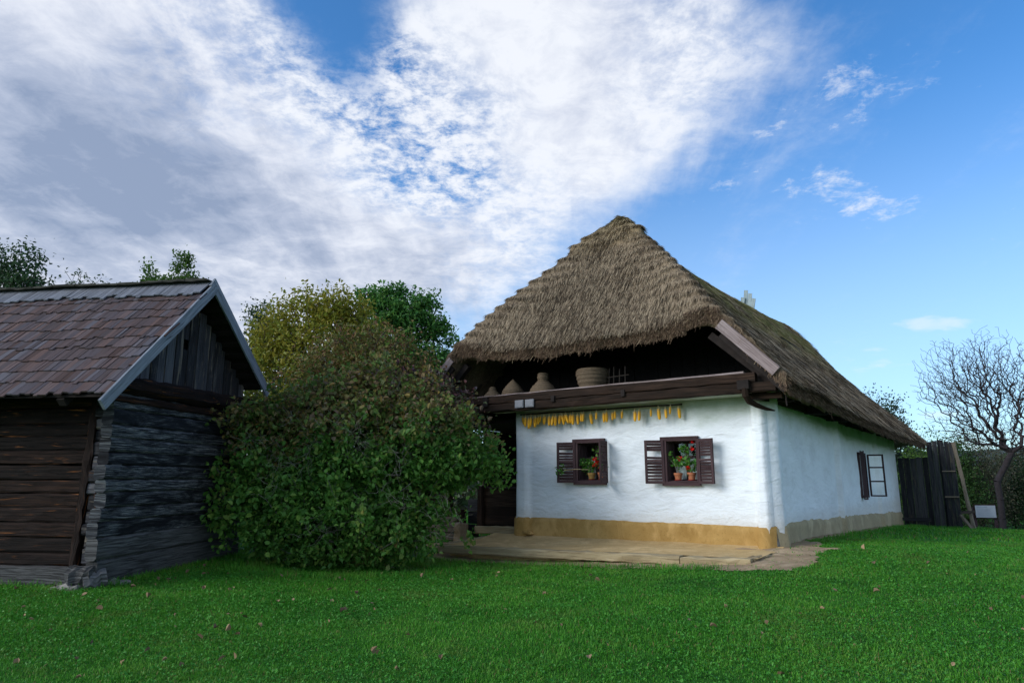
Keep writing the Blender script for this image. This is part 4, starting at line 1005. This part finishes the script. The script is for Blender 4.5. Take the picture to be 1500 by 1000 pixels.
# vertical gable boards, set back under the roof, with a small square hole
w = MB(BF); y_ = -.25; k = 0
while y_ < 3.1:
    wd = R.uniform(.13, .20); yc = y_+wd/2
    ht = min(eave_l(y_), eave_r(y_+wd))-.06; x_ = -.06+.014*(k % 3)
    if ht > 2.97:
        if 1.33 < yc < 1.50:
            w.box((x_, y_, 2.93), (x_+.025, y_+wd-.006, 3.56), 2); w.box((x_, y_, 3.72), (x_+.025, y_+wd-.006, ht), 2)
        else: w.box((x_, y_, 2.93), (x_+.025, y_+wd-.006, ht), 2)
    y_ += wd; k += 1
w.build('gable_planks', M['barn_board'], bn)
w = MB(BF); w.add([(-.13, -.3, 2.9), (-.13, 3.1, 2.9), (-.13, 3.1, 3.1), (-.13, 1.39, 4.35), (-.13, -.3, 2.8)], [[0, 1, 2, 3, 4]]); w.build('loft_void', M['void'], bn)
# roof boards, laths, rafters
w = MB(BF)
for k in range(9):
    t = (k+.5)/9
    for a, b_, ef in ((-.58, 1.37, eave_l), (3.20, 1.41, eave_r)):
        yy = a+(b_-a)*t; w.beam((-9, yy, ef(yy)-.075), (.33, yy, ef(yy)-.075), .10, .03, up=(0, -.7 if ef is eave_l else .6, .7))
w.build('lath', M['under'], bn)
w = MB(BF)
for x_ in (-.35, -1.6, -2.9, -4.2, -5.5, -6.8):
    w.beam((x_, -.55, eave_l(-.55)-.15), (x_, 1.39, eave_l(1.39)-.15), .10, .10); w.beam((x_, 3.2, eave_r(3.2)-.15), (x_, 1.39, eave_r(1.39)-.15), .10, .10)
w.build('rafter', M['under'], bn)
def slab(ef, a, b_, dz): 
    w = MB(BF); V = [(-9.05, a, ef(a)-dz), (.34, a, ef(a)-dz), (.34, b_, ef(b_)-dz), (-9.05, b_, ef(b_)-dz)]
    V += [(p[0], p[1], p[2]-.018) for p in V]; w.add(V, [[0, 1, 2, 3], [7, 6, 5, 4], [0, 4, 5, 1], [1, 5, 6, 2], [2, 6, 7, 3], [3, 7, 4, 0]]); return w
slab(eave_l, -.58, 1.39, .04).build('roof_boarding', M['under'], bn); slab(eave_r, 3.2, 1.39, .04).build('roof_boarding', M['under'], bn)
def shinglemat():
    m, nt = newmat('wood shingle'); uv = nd(nt, 'TexCoord').outputs['UV']; isl = nd(nt, 'NewGeometry').outputs['Random Per Island']
    g = noise(nt, mapping(nt, uv, scale=(4, 60, 1)), 1.0, 6, .7); wn = nd(nt, 'TexWhiteNoise', {'W': isl}, noise_dimensions='1D').outputs[0]
    c = ramp(nt, isl, [(0, (.060, .048, .050)), (.2, (.105, .066, .058)), (.4, (.075, .065, .074)), (.6, (.13, .080, .068)), (.8, (.115, .108, .122)), (1, (.065, .036, .028))])
    c = mixc(nt, 1.0, c, ramp(nt, g, [(.25, (.45, .42, .42)), (.6, (1.0, 1.0, 1.0)), (.8, (1.5, 1.45, 1.4))]), 'MULTIPLY')
    finish(nt, c, .85, g, .5, .008, .2); return m
M['shingle'] = shinglemat()
M['shingle_top'] = wood('grey shingle', [(.06, .063, .073), (.12, .125, .142), (.17, .18, .205), (.24, .25, .28)], .5)
def shingles(ef, a, b_, n, xl, xr, name, mat, lift=0.0, Lx=1.0):
    """n courses from the eave (y=a) up to y=b_"""
    w = MB(BF)
    for k in range(n):
        y0_ = a+(b_-a)*k/n; y1_ = a+(b_-a)*(k+1+.55)/n; x_ = xl+R.uniform(0, .08); dy = np.sign(b_-a)
        while x_ < xr:
            wd = R.uniform(.055, .115); yy0 = y0_+R.normal(0, .016)+.018*float(vn(x_*1.3, k*3., 5)); z0_ = ef(yy0)+.030+lift+R.uniform(0, .010); z1_ = ef(y1_)+.002+lift
            if dy*y1_ > dy*b_: z1_ = ef(b_)+.006+lift; y1_ = b_
            sk = R.normal(0, .006)
            w.beam((x_+wd/2, yy0, z0_), (x_+wd/2+sk, y1_, z1_), wd-.004, .020, up=(R.normal(0, .05), -.6*dy, .75)); x_ += wd
    w.build(name, mat, bn); return w
shingles(eave_l, -.64, 1.22, 10, -8.2, .26, 'shingles', M['shingle'])
shingles(eave_l, 1.10, 1.43, 1, -8.2, .26, 'ridge_shingles', M['shingle_top'], .035)
shingles(eave_r, 3.26, 1.39, 6, -8.2, .26, 'shingles', M['shingle'])
w = MB(BF)
for k in range(22):
    x_ = -8.2+k*.385; w.beam((x_, 1.37, 4.655+.008*math.sin(k*1.3)), (x_+.38, 1.37, 4.655+.008*math.sin(k*1.3+1)), .16, .03, seg=3, jit=.005)
w.build('ridge_cap', plain('mossy ridge', (.045, .045, .035), .95, .4, 12, .6), bn)
# verge boards
w = MB(BF); d0 = np.array([.335, -.70, eave_l(-.70)-.055]); d1 = np.array([.335, 1.44, eave_l(1.44)-.055]); w.beam(d0, d1, .035, .15, seg=10, jit=.0015)
w.build('verge_board', M['barge'], bn)
w = MB(BF); w.beam((.337, 3.30, eave_r(3.30)-.04), (.337, 1.33, eave_r(1.33)+.0), .032, .17, seg=10, jit=.0015); w.build('verge_board', M['barge'], bn)

# ================================================================== PLANTS AND TREES
bush_leaf = leafmat('bush leaf', [(0.046, 0.130, 0.023), (0.078, 0.208, 0.034), (0.130, 0.286, 0.049), (0.247, 0.364, 0.065)], .35, patch=[
    ([(0.108, 0.095, 0.027), (0.216, 0.101, 0.061), (0.135, 0.189, 0.041), (0.338, 0.189, 0.061), (0.135, 0.068, 0.074), (0.162, 0.230, 0.047), (0.095, 0.149, 0.041)], 2, 1.15, 2.5)])
bb = [(-.15, 0, .85, 1.70, 1.1, .95), (-.95, .0, 1.15, 1.10, 1.0, .95), (-.1, -.1, 1.8, 1.45, 1.15, 1.05), (-1.0, .1, 2.15, .85, .85, .70), (1.20, .1, 1.85, 1.05, 1.0, .72), (.30, .3, 2.50, .9, .95, .70), (-.45, .3, 2.75, .65, .8, .50),
     (1.75, .2, 1.65, .68, .8, .40), (1.60, .2, 1.95, .58, .7, .42), (.45, -.2, .7, .85, .8, .65), (-1.75, .0, 2.35, .45, .5, .35), (.75, .2, 2.75, .35, .5, .25), (-1.35, .1, 2.75, .3, .4, .25), (-1.95, -.1, 2.25, .55, .5, .42), (-2.0, -.2, 1.1, .5, .5, .8), (-1.8, .3, 1.8, .6, .5, .6)]
for k in range(46):          # sprays that break the outline
    c0 = bb[R.integers(0, 7)]; d = norm(R.normal(0, 1, 3)*np.array([1, .6, .9])+np.array([0, -.2, .25]))
    bb.append((c0[0]+d[0]*c0[3]*1.15, c0[1]+d[1]*c0[4]*1.1, c0[2]+d[2]*c0[5]*1.15, *(R.uniform(.14, .34, 3)*np.array([1.2, 1, .9]))))
bush, bA, bl = tree('shrub', 'huge dense shrub with green lower leaves and brownish purple upper leaves', 'shrub', (-2.45, 11.4),
    [(0, 0, 0), (.05, 0, .5), (-.05, .1, 1.1)], bb, 2500, 62000, .080, bush_leaf, M['twig'], spread=.080, shell=.50, tip=.0028, up=.5, asp=.75, maxw=.06)
# bare pale twigs showing at the surface of the bush
pl_ = leafmat('purple brown leaf', [(.05, .03, .04), (.09, .045, .06), (.14, .06, .05), (.10, .09, .04), (.07, .11, .035), (.06, .04, .06), (.16, .10, .05)], .35)
tree('dogwood', 'purple and brown leaved bush between the green shrub and the thatched eave', 'shrub', (-1.75, 12.9), [(0, 0, 0), (0, 0, .8), (.05, 0, 1.5)],
     [(0, 0, 2.7, 1.0, .8, .65), (.55, -.1, 2.35, .75, .6, .5), (-.7, 0, 2.9, .8, .7, .6), (-.1, 0, 1.6, 1.0, .8, .9), (.85, -.2, 2.9, .22, .2, .2), (.35, 0, 3.25, .25, .3, .25), (-.3, 0, 3.4, .35, .3, .2)],
     900, 17000, .075, pl_, M['twig'], spread=.09, shell=.35, tip=.003, up=.45, asp=.7, maxw=.05)
tw = MB()
for k in range(46):
    c0 = np.array([-2.45+R.uniform(-1.6, 1.7), 10.3+R.uniform(-.05, .35), .25+R.uniform(.5, 2.3)])
    for j_ in range(7):
        d = norm(R.normal(0, 1, 3)*np.array([1, .4, 1])); P = [c0+R.normal(0, .05, 3)]
        for q_ in range(5): d = norm(d+R.normal(0, .3, 3)); P.append(P[-1]+d*R.uniform(.03, .07))
        tw.tube(P, np.linspace(.0026, .0009, 6), 3)
tw.build('bare_twigs', plain('pale twig', (.17, .16, .13), .9, .2), bush)['kind'] = 'stuff'
Lh = lambda px, Y: (px-750)/1020*Y
# autumn yellow tree behind the bush
yl = leafmat('autumn leaf', [(0.144, 0.202, 0.023), (0.251, 0.261, 0.029), (0.328, 0.273, 0.034), (0.213, 0.273, 0.040), (0.367, 0.237, 0.029)], .4, patch=[([(0.081, 0.149, 0.034), (0.115, 0.196, 0.040), (0.161, 0.207, 0.046)], 2, 4.6, 2.6)])
Yt = 17.0
tree('maple_tree', 'round yellow and orange leaved tree rising behind the big shrub', 'tree', (Lh(452, Yt), Yt), [(0, 0, 0), (.1, 0, 1.2), (0, .1, 2.4)],
     [(0, 0, 4.6, 1.65, 1.4, 1.25), (-.95, .1, 4.3, .9, .9, .85), (.45, 0, 5.45, .8, .8, .62), (1.0, .2, 5.0, .65, .8, .75), (-.45, 0, 5.25, .8, .8, .5), (0, 0, 3.2, 1.6, 1.2, 1.1), (-1.35, 0, 4.9, .35, .4, .35), (.05, 0, 5.9, .3, .3, .25), (-1.0, 0, 2.3, 1.5, 1.2, 1.4), (-1.6, 0, 3.4, .7, .8, .8)],
     1250, 31000, .095, yl, M['bark'], spread=.14, shell=.5)
tree('elder_tree', 'ragged green and rust tinted tree between the shrub and the yellow tree', 'tree', (Lh(540, 13.6), 13.6), [(0, 0, 0), (0, 0, 1.4), (.1, 0, 2.6)],
     [(-.1, 0, 3.4, 1.25, 1.0, .85), (.85, 0, 3.1, .75, .9, .6), (-1.0, 0, 3.2, .75, .9, .8), (-.45, 0, 4.1, .6, .7, .42), (.35, 0, 4.05, .45, .6, .38), (-1.05, 0, 4.0, .3, .4, .3), (1.1, 0, 3.7, .25, .4, .25), (-.1, 0, 4.5, .22, .3, .22), (.1, 0, 2.2, 1.7, 1.0, .9)],
     1100, 20000, .08, leafmat('rusty leaf', [(.06, .11, .02), (.11, .14, .03), (.20, .14, .045), (.10, .17, .03), (.20, .10, .05), (.24, .19, .05)], .35), M['bark'], spread=.12, shell=.4)
# oak
ol = leafmat('oak leaf', [(0.022, 0.088, 0.022), (0.044, 0.150, 0.033), (0.088, 0.237, 0.044), (0.150, 0.300, 0.056)], .3)
Yt = 23.0
tree('oak_tree', 'tall dark green oak standing left of the thatched roof', 'tree', (Lh(583, Yt), Yt), [(0, 0, 0), (.1, 0, 2), (-.1, .1, 4), (.05, 0, 5.6)],
     [(-.7, 0, 7.35, .85, .9, .6), (.2, 0, 6.7, 1.2, 1.2, .85), (.85, 0, 7.3, .45, .6, .4), (1.35, 0, 6.2, .6, .7, .55), (-1.0, 0, 6.4, .8, .9, .6), (1.25, 0, 5.2, .75, 1.0, .6), (-.2, 0, 5.3, 1.4, 1.2, .9), (-1.5, 0, 7.55, .32, .4, .28), (.15, 0, 7.7, .3, .4, .25), (1.75, 0, 5.7, .35, .4, .25), (-1.6, 0, 6.9, .35, .4, .25)],
     560, 19000, .125, ol, M['bark'], spread=.115, shell=.35)
# trees behind the barn
gl1 = leafmat('grey green leaf', [(0.018, 0.052, 0.023), (0.033, 0.078, 0.033), (0.058, 0.117, 0.039), (0.078, 0.130, 0.052)], .3)
Yt = 20.0
tree('pear_tree', 'dark grey green tree cut by the left edge behind the barn roof', 'tree', (Lh(-25, Yt), Yt), [(0, 0, 0), (0, 0, 2), (.1, 0, 3.8)],
     [(0, 0, 7.0, 1.15, 1.2, 1.0), (.75, 0, 6.2, .9, 1.0, .7), (-.6, 0, 8.0, .8, .8, .7), (.35, 0, 8.1, .5, .6, .45), (.6, 0, 7.3, .6, .6, .4), (0, 0, 5.6, 1.2, 1, 1)], 700, 11000, .11, gl1, M['darkbark'], spread=.17, shell=.4)
tree('sparse_tree', 'thin nearly leafless bush line peeping over the barn ridge', 'tree', (Lh(105, 19), 19), [(0, 0, 0), (0, 0, 1.8), (.1, 0, 3.2)],
     [(-.5, 0, 6.6, .5, .5, .75), (.2, 0, 6.45, .5, .5, .6), (.8, 0, 6.45, .4, .4, .5), (0, 0, 5.4, .9, .5, .5)], 420, 1500, .075, gl1, M['darkbark'], spread=.08, shell=.1, tip=.005)
gl2 = leafmat('bright leaf', [(0.039, 0.104, 0.019), (0.072, 0.156, 0.026), (0.117, 0.195, 0.033)], .35)
tree('young_tree', 'bright green tree with tall leafy shoots above the barn ridge', 'tree', (Lh(222, 18), 18), [(0, 0, 0), (0, 0, 2), (.05, 0, 3.6)],
     [(.15, 0, 6.35, .75, .6, .45), (.55, 0, 6.4, .4, .5, .42), (-.3, 0, 6.3, .4, .5, .4), (-.6, 0, 6.5, .2, .3, .55), (-.72, 0, 7.05, .14, .2, .25), (.12, 0, 7.2, .11, .15, .75), (.35, 0, 7.1, .22, .2, .5), (0, 0, 5.4, .8, .5, .5)], 520, 9000, .085, gl2, M['darkbark'], spread=.085, shell=.1, tip=.005)
tree('alder_tree', 'small dark leafed treetop just right of the barn gable', 'tree', (Lh(368, 20), 20), [(0, 0, 0), (0, 0, 2), (0, 0, 3.8)],
     [(0, 0, 5.8, .5, .5, .55), (-.05, 0, 6.3, .28, .3, .35), (0, 0, 5.0, .7, .6, .6)], 260, 3000, .09, gl1, M['darkbark'], spread=.12, shell=.2)
# bare tree at right
Yt = 27.0
xb_ = Lh(1462, Yt); zb_ = float(gz(xb_, Yt))
o = emp('bare_tree', (xb_, Yt, zb_), 0, 'leafless spreading tree with a forked trunk near the right edge', 'tree')
T = inblobs([(xb_-.2, Yt, zb_+6.3, 2.35, 1.8, 1.9), (xb_-1.5, Yt, zb_+5.6, 1.35, 1.2, 1.2), (xb_+1.2, Yt, zb_+5.6, 1.5, 1.4, 1.7), (xb_-.9, Yt, zb_+4.4, 1.6, 1.2, .9), (xb_+1.4, Yt, zb_+4.0, 1.3, 1.1, 1.0)], 5200, .2)
A, par, lf = skeleton([(xb_-.05, Yt, zb_-.1), (xb_-.05, Yt, zb_+.8), (xb_-.02, Yt, zb_+1.5), (xb_-.05, Yt, zb_+2.2)], T, .25, pathw=.30, jit=.022, arch=.02)
r = radii(A, par, .0056, 2.45); r = np.minimum(r, .15); frust(A, par, r, 'trunk', M['darkbark'], o)
# forest edge at right and behind the house
dk = leafmat('dark leaf', [(0.018, 0.045, 0.018), (0.033, 0.075, 0.024), (0.060, 0.112, 0.033)], .3); pine = leafmat('pine', [(0.015, 0.038, 0.024), (0.027, 0.060, 0.033), (0.045, 0.083, 0.045)], .2)
br = leafmat('brown thicket leaf', [(0.078, 0.072, 0.052), (0.130, 0.111, 0.072), (0.091, 0.130, 0.065), (0.169, 0.130, 0.085)], .3)
def bushy(name, label, px, Y, h, wd, mat, nl, ls, nt_=380, group='trees and thickets of the wood edge at right', sh_=.35, d=None):
    x_ = Lh(px, Y); zg = float(gz(x_, Y)); r_ = wd/2
    bl_ = [(0, 0, h*.52, r_, r_, h*.46), (-r_*.45, 0, h*.40, r_*.8, r_*.8, h*.36), (r_*.5, 0, h*.42, r_*.75, r_*.8, h*.38), (R.uniform(-.3, .3)*r_, 0, h*.80, r_*.6, r_*.6, h*.20)]
    tree(name, label, 'tree' if 'tree' in name else 'thicket', (x_, Y), [(0, 0, 0), (0, 0, h*.2), (.05, 0, h*.4)], bl_, nt_, nl, ls, mat, M['darkbark'], spread=.05*wd+.1, shell=sh_, group=group)
def topz(py, Y): v = (500-py)/1000; c_, s_ = math.cos(TH), math.sin(TH); return 1.6+Y*(s_+v*c_)/(c_-v*s_)
for nm, lab, px, Yt, py, wd, mat, nl, ls in [
    ('pine_tree', 'dark pine top showing over the far end of the thatched roof', 1318, 33, 574, 2.2, pine, 11000, .12),
    ('pine_tree', 'lower dark pine top left of the taller one above the thatch', 1288, 38, 566, 2.0, pine, 6000, .12),
    ('hazel_thicket', 'bright green thicket just behind the top of the plank gate', 1368, 31, 628, 2.6, gl2, 9000, .10),
    ('hazel_thicket', 'green thicket filling the gap right of the leaning post', 1405, 30, 636, 2.0, leafmat('thicket leaf', [(.03, .075, .02), (.05, .115, .03), (.09, .15, .04)], .3), 9000, .10),
    ('bramble_thicket', 'brown grey leafless thicket behind the white information board', 1432, 30.5, 622, 2.6, br, 9000, .08),
    ('bramble_thicket', 'dull brown thicket behind the forked trunk of the bare tree', 1478, 32, 626, 3.2, br, 9000, .09),
    ('evergreen_tree', 'dark green low tree at the right edge behind the bare tree', 1525, 31, 645, 3.2, dk, 9000, .10)]:
    zt = topz(py, Yt); bushy(nm, lab, px, Yt, zt-float(gz(Lh(px, Yt), Yt)), wd, mat, nl, ls)
# far woodland: one mass
P = []
for k in range(210):
    a = R.uniform(-1.25, 1.25); d = R.uniform(50, 95); x_, y_ = d*math.sin(a), d*math.cos(a)
    h = R.uniform(3.5, 6.0)*(1.0 if x_ > 5 else .8); zg = float(gz(x_, y_)); q_ = norm(R.normal(0, 1, (260, 3)))*R.uniform(.6, 1, (260, 1))*np.array([R.uniform(2, 3.6), 2.4, h/2]); P.append(q_+np.array([x_, y_, zg+h*.45]))
P = np.concatenate(P); o = leaves(P, np.full(len(P), .55), leafmat('far wood', [(.03, .05, .03), (.05, .075, .035), (.085, .10, .05), (.09, .08, .055)], .2), 'distant_woodland', up=.3, asp=.9)
tag(o, 'dull green wood closing the view far beyond the lawn', 'woodland', kind='stuff')
# hills
an = np.linspace(-1.5, 1.5, 160); V = []; 
for rr_, f_ in ((120, 0), (170, .45), (240, 1.0), (320, .9)):
    for a in an: 
        hh = (10+6*float(vn(a*4, 3., 1))+3*float(vn(a*13, 1., 2)))*f_-2.0; V.append((rr_*math.sin(a), rr_*math.cos(a), hh))
n = len(an); F = [[r_*n+k, r_*n+k+1, (r_+1)*n+k+1, (r_+1)*n+k] for r_ in range(3) for k in range(n-1)]
me = rawmesh('hills', np.array(V), [np.array(F)[:, ::-1]], None, True); o = link('hills', me, plain('wooded hill', (.045, .06, .045), .95, .35, .08, .3)); o['kind'] = 'structure'
# small plants by the porch and under the bush
x_, y_ = HF((-7.05, -.55, 0))[:2]
tree('sapling', 'small yellow green sapling left of the porch end', 'sapling', (float(x_), float(y_)), [(0, 0, .1), (0, 0, .3)], [(0, 0, .45, .17, .15, .22)], 26, 130, .06, leafmat('yellow leaf', [(.12, .16, .02), (.2, .22, .03)], .4), M['twig'], spread=.03, shell=.1, tip=.002)
